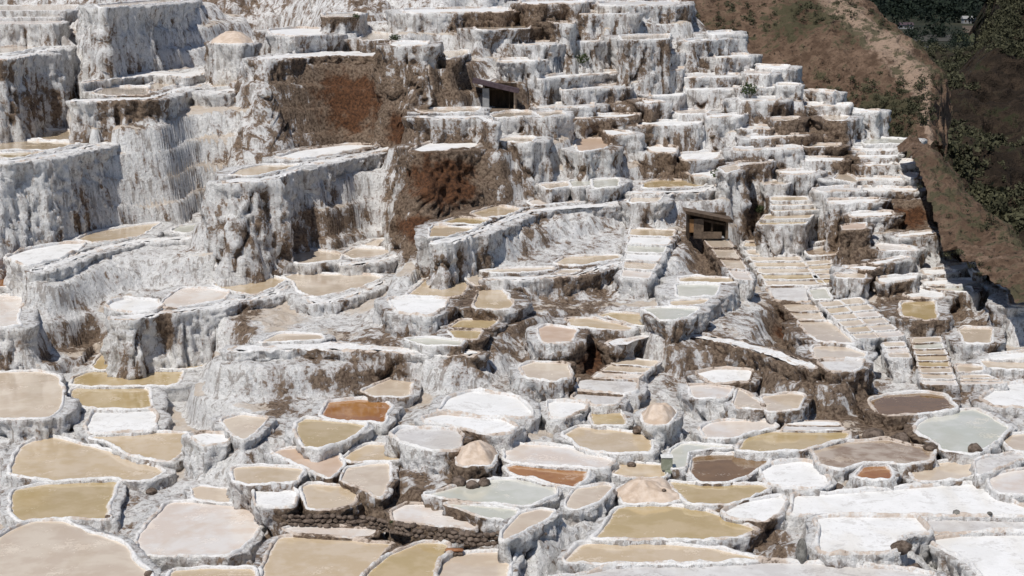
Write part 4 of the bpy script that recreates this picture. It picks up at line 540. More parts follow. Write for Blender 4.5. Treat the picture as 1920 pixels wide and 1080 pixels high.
MIDHILL = [[(160.53, 760.0, -5.93), (195.54, 740.0, -7.89), (223.38, 720.0, -4.04)], [(126.65, 580.0, -4.64), (150.17, 560.0, -5.28), (169.6, 545.0, -4.34)], [(104.62, 450.0, -5.78), (119.83, 440.0, -4.98), (134.33, 430.0, -5.61)], [(79.38, 330.0, -6.12), (87.72, 320.0, -6.1), (97.48, 310.0, -6.01)]]
WOODS = [(566.54, 1091.96, 2738.31, 4053.16, 150, 17), (444.75, 669.56, 2113.38, 2738.31, 70, 12), (446.43, 542.19, 1858.39, 2113.38, 16, 8), (517.47, 640.19, 1786.47, 2355.45, 30, 12), (322.38, 410.5, 1437.99, 1977.75, 24, 8), (328.83, 383.62, 1269.19, 1343.45, 20, 3.2), (352.83, 406.73, 1426.84, 1546.72, 14, 4)]
FIELDS = [('tan_field', (0.13, 0.1, 0.075), [(446.02, 1600.46), (472.38, 1600.46), (529.62, 1803.93), (501.12, 1803.93)]), ('olive_field', (0.06, 0.062, 0.025), [(380.64, 1383.9), (402.54, 1383.9), (458.16, 1573.13), (432.24, 1573.13)]), ('grey_field', (0.075, 0.07, 0.06), [(342.85, 1405.05), (382.23, 1405.05), (420.45, 1546.72), (377.13, 1546.72)]), ('pale_track', (0.1, 0.095, 0.085), [(283.93, 1121.69), (336.0, 1142.68), (346.7, 1179.44), (296.5, 1171.91)]), ('upper_track', (0.075, 0.075, 0.072), [(319.38, 1286.98), (340.62, 1286.98), (347.86, 1314.62), (326.18, 1314.62)])]
FARMS = [((535.42, 1896.55, -30.0), 17, 10, 5.5, 'pale farm building standing among dark trees in the far valley', 1), ((417.9, 1719.87, -30.0), 14, 9, 4.2, 'low grey shed left in the far valley, beside the wood', 0)]
HUT1 = (-0.89, 116.61, 20.15, 1.17)
HUT2 = (12.26, 98.68, 13.62, 1.0)
ROCKS = [(-15.3, 64.91, 8.71, 0.27, 0, 'brown boulder on the rim at the right end of the long tan pond, lower left'), (-16.14, 60.97, 8.62, 0.16, 0, 'small brown rock on the white rim right of the lower left khaki pond'), (-10.45, 55.91, 8.84, 0.13, 0, 'dark rock on the rim below the large round cream pond'), (-13.96, 56.3, 8.84, 0.13, 1, 'dark grey rock on the white rim left of the large round cream pond'), (-12.53, 52.31, 9.6, 0.18, 0, 'dark rock at the bottom edge right of the corner pond'), (13.79, 53.8, 9.97, 0.35, 0, 'biggest brown rock, on the rim between the white flats at bottom right'), (14.2, 53.46, 9.97, 0.25, 0, 'reddish rock right beside the biggest brown rock at bottom right'), (16.92, 58.03, 9.75, 0.18, 1, 'dark rock on the far rim of the white flats, bottom right'), (18.12, 57.84, 9.75, 0.11, 1, 'tiny dark rock on the rim, second right along the white flats'), (18.78, 57.95, 9.75, 0.13, 1, 'small dark rock near the right edge on the white flats rim'), (4.94, 63.5, 10.39, 0.19, 0, 'dark rock below the broad tan pond, lower centre'), (5.47, 67.02, 10.39, 0.28, 0, 'dark rock on the rim behind the broad tan pond, centre'), (15.92, 67.73, 10.44, 0.47, 0, 'dark boulder at left of the rubble below the oval brown pond'), (16.31, 67.17, 10.44, 0.36, 0, 'dark boulder in the middle of the rubble below the oval brown pond'), (17.0, 67.3, 10.21, 0.39, 0, 'pitted brown boulder right in the rubble below the oval brown pond'), (17.41, 66.14, 10.28, 0.33, 0, 'brown boulder at the lower right of the rubble below the oval pond'), (17.74, 65.22, 10.28, 0.3, 0, 'last brown boulder of the rubble, left of the broad green pond'), (19.47, 64.71, 10.28, 0.35, 0, 'dark brown pointed rock right of the broad green pond'), (13.06, 61.52, 9.92, 0.31, 0, 'brown rubble rock right of the white wedge, lower right'), (13.43, 61.26, 10.21, 0.21, 0, 'small brown rock beside the tiny ochre pond'), (3.12, 68.6, 10.79, 0.11, 1, 'tiny grey stone on the right rim of the white pond at centre'), (3.69, 55.44, 9.76, 0.11, 0, 'tiny brown stone on the near rim of the big golden pond'), (5.95, 59.87, 9.82, 0.09, 0, 'tiny stone at the foot of the broad salt heap'), (-1.5, 64.87, 10.89, 0.15, 0, 'brown stone topping the steep little salt heap'), (-2.11, 60.57, 10.63, 0.28, 0, 'left dark rock under the steep little salt heap'), (-1.57, 60.28, 10.63, 0.3, 0, 'middle dark rock under the steep little salt heap'), (-1.1, 60.57, 10.63, 0.28, 0, 'right dark rock under the steep little salt heap')]
STONE_WALL = [(-8.75, 58.39, 9.19), (-7.35, 58.33, 9.19), (-5.5, 58.21, 9.19), (-4.65, 57.68, 9.19), (-3.71, 55.7, 9.74), (-2.13, 55.09, 9.74), (-1.15, 54.7, 9.74), (-0.29, 55.03, 9.74)]
SLAB = (-2.06, 54.31, 9.5)
BOX = (6.33, 62.8, 10.18)
STANDING = (10.22, 53.6, 9.87)
TUFTS = [(18.21, 123.47, 21.42, 0.66, 'green tuft on the far white terraces by the brown ridge'), (13.81, 106.76, 15.09, 0.47, 'green bush above the lower hut, by the white bank'), (16.94, 108.45, 15.06, 0.36, 'green bush right of the bush above the lower hut'), (5.51, 128.27, 23.11, 0.56, 'dark green tuft among the purple rows, top centre'), (-12.47, 129.69, 25.47, 0.3, 'small green tuft right of the broad white shelf, top'), (-9.08, 125.28, 25.06, 0.42, 'small green tuft beside the sandy hump, top centre'), (-4.52, 57.29, 8.97, 0.1, 'tiny tuft at the end of the dark stone wall')]
UPPER_BANK = [[(-61.83, 160.91, 19.33), (-55.44, 160.91, 19.33), (-51.17, 167.9, 18.87), (-44.5, 167.9, 18.87), (-37.82, 167.9, 18.87), (-31.15, 167.9, 18.87), (-24.47, 167.9, 18.87), (-16.34, 154.1, 19.78), (-10.36, 156.36, 19.63), (-4.14, 156.36, 19.63), (2.21, 166.76, 18.94), (8.84, 166.76, 18.94), (15.47, 166.76, 18.94)], [(-62.24, 162.91, 24.0), (-55.8, 162.91, 24.0), (-51.48, 169.9, 23.74), (-44.77, 169.9, 23.74), (-38.05, 169.9, 23.74), (-31.34, 169.9, 23.74), (-24.62, 169.9, 23.74), (-16.45, 156.1, 24.25), (-10.43, 158.36, 24.17), (-4.17, 158.36, 24.17), (2.22, 168.76, 23.78), (8.89, 168.76, 23.78), (15.56, 168.76, 23.78)], [(-63.23, 165.91, 26.04), (-56.69, 165.91, 26.04), (-52.26, 172.9, 25.88), (-45.44, 172.9, 25.88), (-38.63, 172.9, 25.88), (-31.81, 172.9, 25.88), (-24.99, 172.9, 25.88), (-16.73, 159.1, 26.2), (-10.6, 161.36, 26.15), (-4.24, 161.36, 26.15), (2.26, 171.76, 25.9), (9.03, 171.76, 25.9), (15.8, 171.76, 25.9)], [(-64.25, 168.91, 27.61), (-57.6, 168.91, 27.61), (-53.06, 175.9, 27.51), (-46.14, 175.9, 27.51), (-39.22, 175.9, 27.51), (-32.3, 175.9, 27.51), (-25.38, 175.9, 27.51), (-17.01, 162.1, 27.71), (-10.78, 164.36, 27.67), (-4.31, 164.36, 27.67), (2.29, 174.76, 27.53), (9.17, 174.76, 27.53), (16.05, 174.76, 27.53)], [(-65.56, 172.91, 30.33), (-58.78, 172.91, 30.33), (-54.1, 179.9, 30.35), (-47.04, 179.9, 30.35), (-39.98, 179.9, 30.35), (-32.93, 179.9, 30.35), (-25.87, 179.9, 30.35), (-17.37, 166.1, 30.32), (-11.01, 168.36, 30.32), (-4.4, 168.36, 30.32), (2.34, 178.76, 30.34), (9.38, 178.76, 27.76), (16.41, 178.76, 27.76)], [(-68.67, 181.91, 34.41), (-61.56, 181.91, 34.41), (-56.55, 188.9, 34.58), (-49.18, 188.9, 34.58), (-41.8, 188.9, 34.58), (-34.42, 188.9, 34.58), (-27.05, 188.9, 34.58), (-18.23, 175.1, 34.25), (-11.54, 177.36, 34.3), (-4.62, 177.36, 34.3), (2.44, 187.76, 34.55), (9.85, 187.76, 27.64), (17.23, 187.76, 27.64)], [(-76.07, 201.91, 36.82), (-68.2, 201.91, 36.82), (-62.42, 208.9, 37.05), (-54.28, 208.9, 37.05), (-46.14, 208.9, 37.05), (-38.0, 208.9, 37.05), (-29.85, 208.9, 37.05), (-20.28, 195.1, 36.59), (-12.82, 197.36, 36.66), (-5.13, 197.36, 36.66), (2.7, 207.76, 37.02), (10.9, 207.76, 27.39), (19.07, 207.76, 27.39)]]
KEEPOUT = [[(-3.3, 115.25), (1.15, 115.25), (1.24, 124.94), (-3.57, 124.94)], [(10.49, 98.28), (13.94, 98.28), (14.86, 104.94), (11.18, 104.94)]]

# ------------------------------------------------------------------ earth colour: where bare soil shows
BP = np.array(BROWN)
def brownness(p):
    out = np.zeros(len(p)); rust = np.zeros(len(p)); white = np.zeros(len(p))
    for (x, y, z, rx, ry, rz, s) in BP:
        d = np.sqrt(((p[:, 0] - x) / rx) ** 2 + ((p[:, 1] - y) / ry) ** 2 + ((p[:, 2] - z) / rz) ** 2)
        k = np.minimum(1.0, 1.25 * np.exp(-.75 * d * d))
        if s < 0: white = np.maximum(white, -s * k); continue
        out = np.maximum(out, k * s * .8)
        if s > 1.35: rust = np.maximum(rust, np.clip(1.15 - d, 0, 1))
    WHITE[0] = white
    return out, rust
WHITE = [None]

# ------------------------------------------------------------------ hillside: the ground between the terraces
GS0 = np.linspace(-.45, .45, 220); GY0 = np.exp(np.linspace(math.log(46), math.log(175), 260))
GS = np.linspace(-.45, .45, 640); GY = np.exp(np.linspace(math.log(46), math.log(175), 900))
EDGE_Y = [46, 80, 86, 95, 103, 110, 118, 128, 135, 150, 180]; EDGE_S = [.52, .42, .345, .295, .268, .248, .22, .182, .138, .115, .11]   # right-hand limit of the terraces
def build_base():
    pts = []; 
    for (c, lab, k, z, ks, poly) in PONDS:
        a = np.array(poly); n = len(a)
        m = np.concatenate([a, (a + np.roll(a, 1, 0)) / 2, a.mean(0)[None]])
        pts.append(np.column_stack([m, np.full(len(m), z)]))
    npond = sum(len(k) for k in pts)
    pts = np.concatenate(pts + [np.array(BASE_PTS)]); soft = np.where(np.arange(len(pts)) < npond, .4, 40.0)[None]
    S, Y = np.meshgrid(GS0, GY0); X = S * Y
    q = np.column_stack([X.ravel(), Y.ravel()]); z = np.empty(len(q))
    px, py, pz = pts.T
    for i in range(0, len(q), 4000):
        d2 = (q[i:i + 4000, 0, None] - px) ** 2 + (q[i:i + 4000, 1, None] - py) ** 2
        w = 1 / (d2 + soft) ** 2
        w *= np.exp(-.03 * (pz - 17))[None]
        z[i:i + 4000] = (w * pz).sum(1) / w.sum(1)
    zc = z.reshape(len(GY0), len(GS0))
    ii = np.linspace(0, len(GS0) - 1, len(GS)); i0 = np.minimum(ii.astype(int), len(GS0) - 2); fa = ii - i0
    jj = np.linspace(0, len(GY0) - 1, len(GY)); j0 = np.minimum(jj.astype(int), len(GY0) - 2); fb = (jj - j0)[:, None]
    zr = zc[:, i0] * (1 - fa) + zc[:, i0 + 1] * fa; zr = zr[j0] * (1 - fb) + zr[j0 + 1] * fb
    S, Y = np.meshgrid(GS, GY); q = np.column_stack([(S * Y).ravel(), Y.ravel()]); z = zr.ravel()
    # the slope itself is worked into narrow steps with crusted risers
    hs = 1.7; ph = z / hs + .55 * fbm(np.column_stack([q * .07, z * .05]), 2) + .16 * fbm(np.column_stack([q * .8, z * .2]), 3) + .05 * fbm(np.column_stack([q * 3.0, z * .3]), 2)
    k = np.floor(ph); fr = ph - k
    zt = hs * (k + np.where(fr < .72, .16 * fr / .72, .16 + .84 * (fr - .72) / .28)) - (ph * hs - z)
    z = zt + .10 * fbm(np.column_stack([q * .5, z * .2]), 3) + .05 * fbm(np.column_stack([q * 2.4, z]), 3) - .25
    for (c, lab, k, zz, ks, poly) in PONDS:
        a = np.array(poly); ce = a.mean(0); b = ce + (a - ce) * 1.12 + np.sign(a - ce) * .25
        lo = b.min(0); hi = b.max(0)
        sel = np.where((q[:, 0] > lo[0]) & (q[:, 0] < hi[0]) & (q[:, 1] > lo[1]) & (q[:, 1] < hi[1]))[0]
        if len(sel) == 0: continue
        ins = in_poly(b, q[sel]); ii = sel[ins]
        z[ii] = np.minimum(z[ii], zz - .45)
    over = np.maximum(0, q[:, 0] / q[:, 1] - np.interp(q[:, 1], EDGE_Y, EDGE_S)) * q[:, 1]
    z -= .8 * over
    tread = np.clip((.66 - fr) * 6, 0, 1) * np.clip(fr * 8 - .3, 0, 1) * np.clip(.5 + 3.0 * fbm(np.column_stack([q * .16, z * .3]) + 40, 2), 0, 1)
    return q, z, over, tread
def q_3(q, z): return np.column_stack([q, z])
def in_poly(poly, q):
    r = np.zeros(len(q), bool); j = len(poly) - 1
    for i in range(len(poly)):
        xi, yi = poly[i]; xj, yj = poly[j]
        if yi != yj: r ^= ((yi > q[:, 1]) != (yj > q[:, 1])) & (q[:, 0] < (xj - xi) * (q[:, 1] - yi) / (yj - yi) + xi)
        j = i
    return r
BQ, BZ, OVER, TREAD = build_base()
ZG = BZ.reshape(len(GY), len(GS))
def ground(x, y):
    y = np.clip(y, GY[0] + .01, GY[-1] - .01)
    fs = (np.clip(x / y, -.4499, .4499) - GS[0]) / (GS[1] - GS[0]); fy = (np.log(y) - math.log(GY[0])) / (math.log(GY[1]) - math.log(GY[0]))
    i = fs.astype(int); j = fy.astype(int); a = fs - i; b = fy - j
    return (ZG[j, i] * (1 - a) + ZG[j, i + 1] * a) * (1 - b) + (ZG[j + 1, i] * (1 - a) + ZG[j + 1, i + 1] * a) * b
p3 = np.column_stack([BQ, BZ]); bb, br_ = brownness(p3); bwh = WHITE[0]
base_b = np.maximum(bb, np.interp(p3[:, 1], [55, 75, 100], [.10, .18, .3]) + .3 * fbm(p3 * .12, 2) - .25 * bwh); base_b = np.maximum(base_b, np.clip(OVER * .9, 0, 1.1))
keep = grid_quads(len(GY), len(GS), False)[:, ::-1]
o = link('hillside', mesh_np('hillside', p3, keep, True, {'brown': base_b, 'rust': br_, 'tan': TREAD * (OVER < .1)}), CRUST); tag(o, kind='structure')

# ------------------------------------------------------------------ salt ponds: each a terrace of its own
def chaikin(a, n, c=.25):
    for _ in range(n):
        b = np.roll(a, -1, 0); a = np.stack([a * (1 - c) + b * c, a * c + b * (1 - c)], 1).reshape(-1, 2)
    return a
def smooth_c(a, sig):
    n = len(a)
    if sig < .3: return a
    f = np.fft.fftfreq(n); g = np.exp(-2 * (math.pi * f * min(sig, n / 6)) ** 2)
    return np.real(np.fft.ifft(np.fft.fft(a, axis=0) * (g[:, None] if a.ndim == 2 else g), axis=0))
def resample(a, s_front, s_back):
    nx = np.roll(a, -1, 0); seg = nx - a; L = np.linalg.norm(seg, axis=1)
    out = []
    for i in range(len(a)):
        nrm_y = -seg[i, 0] / max(L[i], 1e-6)            # outward normal's y for a CCW outline
        s = s_front if nrm_y < .35 else s_back
        k = max(1, int(math.ceil(L[i] / s)))
        t = np.arange(k)[:, None] / k; out.append(a[i] + seg[i] * t)
    return np.concatenate(out)
BBOX = [(np.array(q[5]).min(0), np.array(q[5]).max(0)) for q in PONDS]
DIL = []
for q in PONDS:
    a = np.array(q[5]); c0 = a.mean(0); DIL.append(a + (a - c0) / (np.linalg.norm(a - c0, axis=1)[:, None] + 1e-6) * .3)
n_tri = 0
def make_pond(c, lab, kind, z, SLOPE, poly, idx):
    global n_tri
    a = np.array(poly, float)
    if np.sum(a[:, 0] * np.roll(a[:, 1], -1) - np.roll(a[:, 0], -1) * a[:, 1]) < 0: a = a[::-1]
    strip = 's' in kind; ledge = 'L' in kind; heap = float(kind[1:]) if kind[0] == 'H' else 0
    ce = a.mean(0); Yd = a[:, 1].min()
    size = math.sqrt(max(.2, abs(np.sum(a[:, 0] * np.roll(a[:, 1], -1) - np.roll(a[:, 0], -1) * a[:, 1])) / 2))
    a = chaikin(a, 1 if strip else 2, .09 if strip else .10)
    sf = .00135 * Yd
    a = resample(a, sf, sf * 2.5) - ce
    n = len(a)
    w = (.12 if strip else .16) * min(1.0, .45 + size / 6); rh = (.06 if strip else .11) * min(1, .5 + size / 6) * (1.5 if c in 'WA' and not strip else 1)
    per = np.column_stack([a + ce, np.full(n, z)])
    a = a + (fbm(per * 1.1, 3)[:, None] * np.array([.10, .10]) + fbm(per * .35 + 9, 2)[:, None] * np.array([.12, .12])) * min(1, size / 3)
    t = np.roll(a, -1, 0) - np.roll(a, 1, 0); t = smooth_c(t, 1.0); nr = np.column_stack([t[:, 1], -t[:, 0]]); nr /= np.linalg.norm(nr, axis=1)[:, None] + 1e-9
    nb = smooth_c(nr, .5 / sf); nb /= np.linalg.norm(nb, axis=1)[:, None] + 1e-9
    wv = w * np.clip(1 + .9 * fbm(per * .8 + 3, 3), .45, 2); hv = rh * np.clip(1 + 1.0 * fbm(per * 1.1 + 5, 3), .25, 2)
    rings = []
    if not ledge: prof = [(-.03, -.12), (.04, .55), (.22, .92), (.55, 1.0), (.85, .8), (1.0, .3)]
    else: prof = [(-.03, -.12), (.3, .0), (1.0, -.25)]
    for (d, h) in prof: rings.append(np.column_stack([a + nr * (wv * d)[:, None], hv * h]))
    rim = np.array(rings)
    wp = rim.reshape(-1, 3) + np.array([*ce, z])
    lump = .035 * noise3(wp * 3.1) + .02 * noise3(wp * 7.7)
    rim = rim + (lump * (2.8 if ledge else 1 if not strip else .5)).reshape(rim.shape[:2])[..., None] * np.array([0, 0, 1.0])
    # level salt apron beside the rim, kept clear of the neighbouring ponds
    side = np.abs(nb[:, 0]); front = nb[:, 1] < 0
    reg = np.interp(Yd, [58, 72, 84], [.2, .4, .8])
    e = reg * np.where(front, .05 + 1.0 * side ** 3, .25 + 1.1 * side) * (.3 if strip else 1.0) * (1 + .5 * fbm(per * .25 + 21, 2)) * min(1.3, .55 + size / 8)
    lim = np.full(n, 9.0); dd = np.arange(1, 12) * .3
    tp = (a + ce)[:, None, :] + nb[:, None, :] * (w + dd)[None, :, None]; fl = tp.reshape(-1, 2); hit = np.zeros(len(fl), bool)
    lo, hi = fl.min(0), fl.max(0)
    for j in range(len(PONDS)):
        if j == idx: continue
        bl, bh = BBOX[j]
        if bl[0] > hi[0] + .3 or bl[1] > hi[1] + .3 or bh[0] < lo[0] - .3 or bh[1] < lo[1] - .3: continue
        hit |= in_poly(DIL[j], fl)
    for kpoly in KEEPOUT: hit |= in_poly(np.array(kpoly), fl)
    hit = hit.reshape(n, -1); hs = hit.any(1); lim[hs] = dd[hit.argmax(1)][hs] - .3
    e = smooth_c(np.minimum(e, lim), .25 / sf); e = np.clip(np.minimum(e, lim + .1), .02, 5)
    ap = [np.column_stack([rim[-1][:, :2] + (nr * .4 + nb * .6) * (e * k)[:, None], rim[-1][:, 2] - .02 * k]) for k in (.34, .67, 1.0)]
    ap = np.array(ap); wq = ap.reshape(-1, 3) + np.array([*ce, z])
    ap[..., 2] += ((.10 * fbm(wq * .9, 3) + .03 * noise3(wq * 4)) * min(1, size / 2)).reshape(ap.shape[:2])
    # retaining wall
    SL = SLOPE * (1 + 1.8 * side ** 2)
    for kpoly in KEEPOUT:
        kpo = np.array(kpoly)
        for d_ in (.3, .8, 1.4, 2.2, 3.2): SL = np.where(in_poly(kpo, a + ce + nb * (w + e + d_)[:, None]), 12.0, SL)
    foot = a + nb * (w + e)[:, None]; H = np.full(n, 1.0)
    for _ in range(3):
        fx = foot + ce + nb * (H / SL + .3)[:, None]
        H = np.clip(z - ground(fx[:, 0], fx[:, 1]) + .35, .35, 16)
    H = np.maximum(H, smooth_c(H, .35 / sf)) + .4
    R = int(np.clip(np.percentile(H, 92) / (.00165 * Yd), 5, 60))
    tt = np.linspace(0, 1, R + 1)
    W = []
    for ti in tt:
        d = H * ti / SL
        nn = nr * (1 - min(1, ti * 2.5)) + nb * min(1, ti * 2.5)
        W.append(np.column_stack([ap[-1][:, :2] + nn * d[:, None], ap[-1][:, 2] - H * ti]))
    W = np.concatenate([rim[-1:], ap[:-1], np.array(W)]); tt = np.concatenate([[0, 0, 0], tt]); R += 3; wp = W.reshape(-1, 3) + np.array([*ce, z])
    depth = (H[None] * tt[:, None]).ravel()
    amp = np.clip(depth / 1.2, 0, 1)
    flute = fbm(wp * np.array([.62, .62, .10]), 3)
    ridg = 1 - np.abs(fbm(wp * np.array([1.5, 1.5, .35]) + 31, 3)) * 2.2
    lump = noise3(wp * 2.2); lump2 = noise3(wp * 5.3)
    crack = np.exp(-(noise3(wp * np.array([.42, .42, .05]) + 61) / .035) ** 2) * np.clip(depth / .8 - .2, 0, 1)
    disp = amp * (.85 * (flute - .38) + .28 * (ridg - .75)) - .45 * crack + np.clip(depth / .3, 0, 1) * (.20 * lump + .11 * lump2)
    bb, rr = brownness(wp); wh = WHITE[0]
    disp = disp + amp * np.minimum(bb, 1) * (.34 * (noise3(wp * np.array([1.1, 1.1, .5]) + 4) - .3) + .16 * noise3(wp * 2.9 + 8))
    nn = np.tile(nb, (R + 1, 1))
    W = W.reshape(-1, 3) + np.column_stack([nn * disp[:, None], .35 * np.clip(depth / .3, 0, 1) * (.10 * lump + .06 * lump2)])
    wp = W + np.array([*ce, z])
    bb, rr = brownness(wp); wh = WHITE[0]
    rel = depth / np.maximum(H.mean(), .6)
    far = np.interp(Yd, [60, 92, 112], [.0, .05, .15]) * np.clip(.3 + ce[0] / 20, 0, 1)  # extra browning of far right walls, standing in for their partial shade
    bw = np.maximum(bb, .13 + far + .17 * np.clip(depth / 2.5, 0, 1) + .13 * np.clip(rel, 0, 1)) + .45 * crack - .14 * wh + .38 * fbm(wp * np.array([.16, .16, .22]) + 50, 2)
    rwp = rim.reshape(-1, 3) + np.array([*ce, z]); rb, r2 = brownness(rwp)
    rimb = np.maximum(rb * .55, .12) + (.12 if c in 'SCTKPB' else .24 if c in 'WA' else 0) + .3 * fbm(rwp * .35 + 11, 2)
    root = link('salt_heap' if heap else 'salt_ledge' if ledge else 'salt_pond', None, loc=(ce[0], ce[1], z)); root.empty_display_size = .5
    tag(root, lab, 'salt heap' if heap else 'salt ledge' if ledge else 'salt pond', 'salt heaps drying by the ponds' if heap else 'salt ledges along the wall crests' if ledge else 'salt ponds on the terraced hillside')
    nrg = len(prof)
    link('rim', mesh_np('rim', rim.reshape(-1, 3), grid_quads(nrg, n, True)[:, ::-1][:, ::-1], True, {'brown': rimb}), RIM, root)
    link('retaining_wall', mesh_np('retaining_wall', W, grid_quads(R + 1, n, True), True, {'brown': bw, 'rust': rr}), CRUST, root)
    n_tri += 2 * (nrg - 1 + R) * n
    if heap:
        rr_ = np.linspace(0, 1, 18); st = max(1, n // 90); tp = (a + nr * .1)[::st]; m = len(tp); mo = []
        for k in rr_: mo.append(np.column_stack([tp * (1 - k), np.full(m, heap * .78 * (1 - (1 - k) ** 1.8) - .03)]))
        mo = np.concatenate(mo); q0 = mo + np.array([*ce, z]); mo[:, 2] += np.minimum(1, (mo[:, 2] + .05) * 5) * (.26 * fbm(q0 * 1.1, 3) + .03 * noise3(q0 * 6))
        mo[:, :2] *= (1 + .12 * fbm(q0 * np.array([.9, .9, .3]), 2))[:, None]
        link('mound', mesh_np('mound', mo, grid_quads(18, m, True)[:, ::-1], True, {'edge': np.zeros(len(mo))}), HEAP, root); return
    top = a + nr * (.06 * w) if not ledge else a - nr * .02
    st = max(1, n // 160); tp = top[::st]; m = len(tp)
    inner = tp * (1 - min(.3, .45 / size)); z0 = -.004 if ledge else 0.0
    me = bpy.data.meshes.new('surface')
    zz = np.full(2 * m, z0)
    if ledge: zz = zz + .12 * fbm(np.column_stack([np.concatenate([tp, inner]) * 1.3, np.zeros(2 * m)]), 2)
    me.from_pydata([(x, y, q_) for (x, y), q_ in zip(np.concatenate([tp, inner]), zz)], [], [(i, (i + 1) % m, m + (i + 1) % m, m + i) for i in range(m)] + [list(range(m, 2 * m))]); me.update()
    at = me.attributes.new('edge', 'FLOAT', 'POINT'); at.data.foreach_set('value', np.concatenate([np.ones(m), np.zeros(m)]).astype(np.float32))
    if ledge:
        at = me.attributes.new('brown', 'FLOAT', 'POINT'); at.data.foreach_set('value', np.full(2 * m, .2, np.float32))
    link('crest_path' if ledge else ('salt_bed' if c in 'WA' else 'brine'), me, RIM if ledge else PM[c], root)
for i, q in enumerate(PONDS): make_pond(*q, i)
print('pond triangles', n_tri)

# ------------------------------------------------------------------ slopes beyond the terraces
def patch(name, rows, sub, mat, amp, freq, pale=None, kind='structure'):
    g = np.array(rows, float); nr, nc, _ = g.shape
    def up(a, axis, k):
        m = a.shape[axis]; x = np.linspace(0, m - 1, (m - 1) * k + 1); i = np.clip(np.floor(x).astype(int), 0, m - 2); t = x - i
        sh = [1] * a.ndim; sh[axis] = len(x); t = t.reshape(sh)
        P0 = np.take(a, np.clip(i - 1, 0, m - 1), axis); P1 = np.take(a, i, axis); P2 = np.take(a, i + 1, axis); P3 = np.take(a, np.clip(i + 2, 0, m - 1), axis)
        return .5 * (2 * P1 + (P2 - P0) * t + (2 * P0 - 5 * P1 + 4 * P2 - P3) * t * t + (3 * P1 - P0 - 3 * P2 + P3) * t ** 3)
    f = up(up(g, 0, sub), 1, sub); R, C = f.shape[:2]; p = f.reshape(-1, 3)
    dz = amp * (fbm(p * np.array([freq, freq, freq * .5]), 5, .55) + .5 * (1 - 2 * np.abs(fbm(p * freq * 2.1 + 7, 4))) - .25)
    p = p + np.column_stack([dz * .4, -dz * .5, dz])
    u = np.tile(np.linspace(0, 1, C), R); v = np.repeat(np.linspace(0, 1, R), C)
    at = {'pale': pale(u, v) if pale else np.zeros(len(p)), 'brown': .38 + .4 * fbm(p * .1 + 3, 2), 'rust': np.zeros(len(p))}
    o = link(name, mesh_np(name, p, grid_quads(R, C, False), True, at), mat); tag(o, kind=kind); return o, p.reshape(R, C, 3)
_, _u = patch('upper_bank', UPPER_BANK, 14, CRUST, 3.0, .10)
EARTH = hill_material('brown_earth', (.115, .075, .052), (.23, .155, .11), (.37, .27, .205), (.06, .065, .035), .10, .5)
GORGE = hill_material('gorge_side', (.032, .024, .018), (.07, .05, .036), (.115, .085, .062), (.038, .044, .022), .035, 2.0)  # albedo kept low to carry the cloud shadow over the gorge
_, SHO = patch('brown_shoulder', SHOULDER, 22, EARTH, .9, .22, lambda u, v: .45 + 0 * u)
_, RID = patch('brown_ridge', RIDGE, 34, EARTH, 1.8, .12, lambda u, v: np.clip(.05 + .75 * np.exp(-((u - .64) / .13) ** 2), 0, 1))  # pale band paints in the lit streak down the ridge
_, GOR = patch('gorge_hill', GORGE_ROWS, 40, GORGE, 7, .045, lambda u, v: .12 + 0 * u)
_, MID = patch('valley_slope', MIDHILL, 30, hill_material('valley_grass', (.03, .026, .018), (.055, .045, .03), (.10, .08, .06), (.04, .048, .022), .02, 2.0), 8, .02, lambda u, v: .25 + 0 * u)  # slope colours darkened to stand for cloud shade
me = bpy.data.meshes.new('valley_floor'); me.from_pydata([(-4000, 500, -30), (9000, 500, -30), (9000, 15000, -30), (-4000, 15000, -30)], [], [(0, 1, 2, 3)])
tag(link('valley_floor', me, plain('valley_ground', (.018, .022, .014), (.045, .045, .03), .006, .95, .5, .1)), kind='structure')  # ground colour holds the cloud shadow lying on the valley

# ------------------------------------------------------------------ scrub, wood and tufts
def leaf_cloud(centres, radii, per, leaf, squash=.75):
    """many small leaf quads spread through squashed crowns -> co, quads"""
    n = len(centres) * per
    c = np.repeat(np.asarray(centres), per, 0); r = np.repeat(np.asarray(radii), per)
    d = rng.normal(size=(n, 3)); d /= np.linalg.norm(d, axis=1)[:, None]
    rad = rng.random(n) ** .45
    lob = 1 + .35 * noise3(d * 1.7 + c)
    p = c + d * (r * rad * lob)[:, None] * np.array([1, 1, squash]); p[:, 2] += r * squash * .7
    t = rng.normal(size=(n, 3)); t /= np.linalg.norm(t, axis=1)[:, None]; b = np.cross(t, rng.normal(size=(n, 3))); b /= np.linalg.norm(b, axis=1)[:, None] + 1e-9
    s = (leaf * r * (.6 + .8 * rng.random(n)))[:, None]
    co = np.stack([p - t * s, p + b * s * .55, p + t * s, p - b * s * .55], 1).reshape(-1, 3)
    return co, np.arange(n * 4).reshape(n, 4)
SCRUB = plain('scrub_leaves', (.035, .036, .02), (.09, .088, .05), .6, .8, .02)
WOOD = plain('wood_leaves', (.008, .014, .010), (.022, .032, .020), .05, .8, .02)  # leaf colour darkened for the cloud shadow on the valley
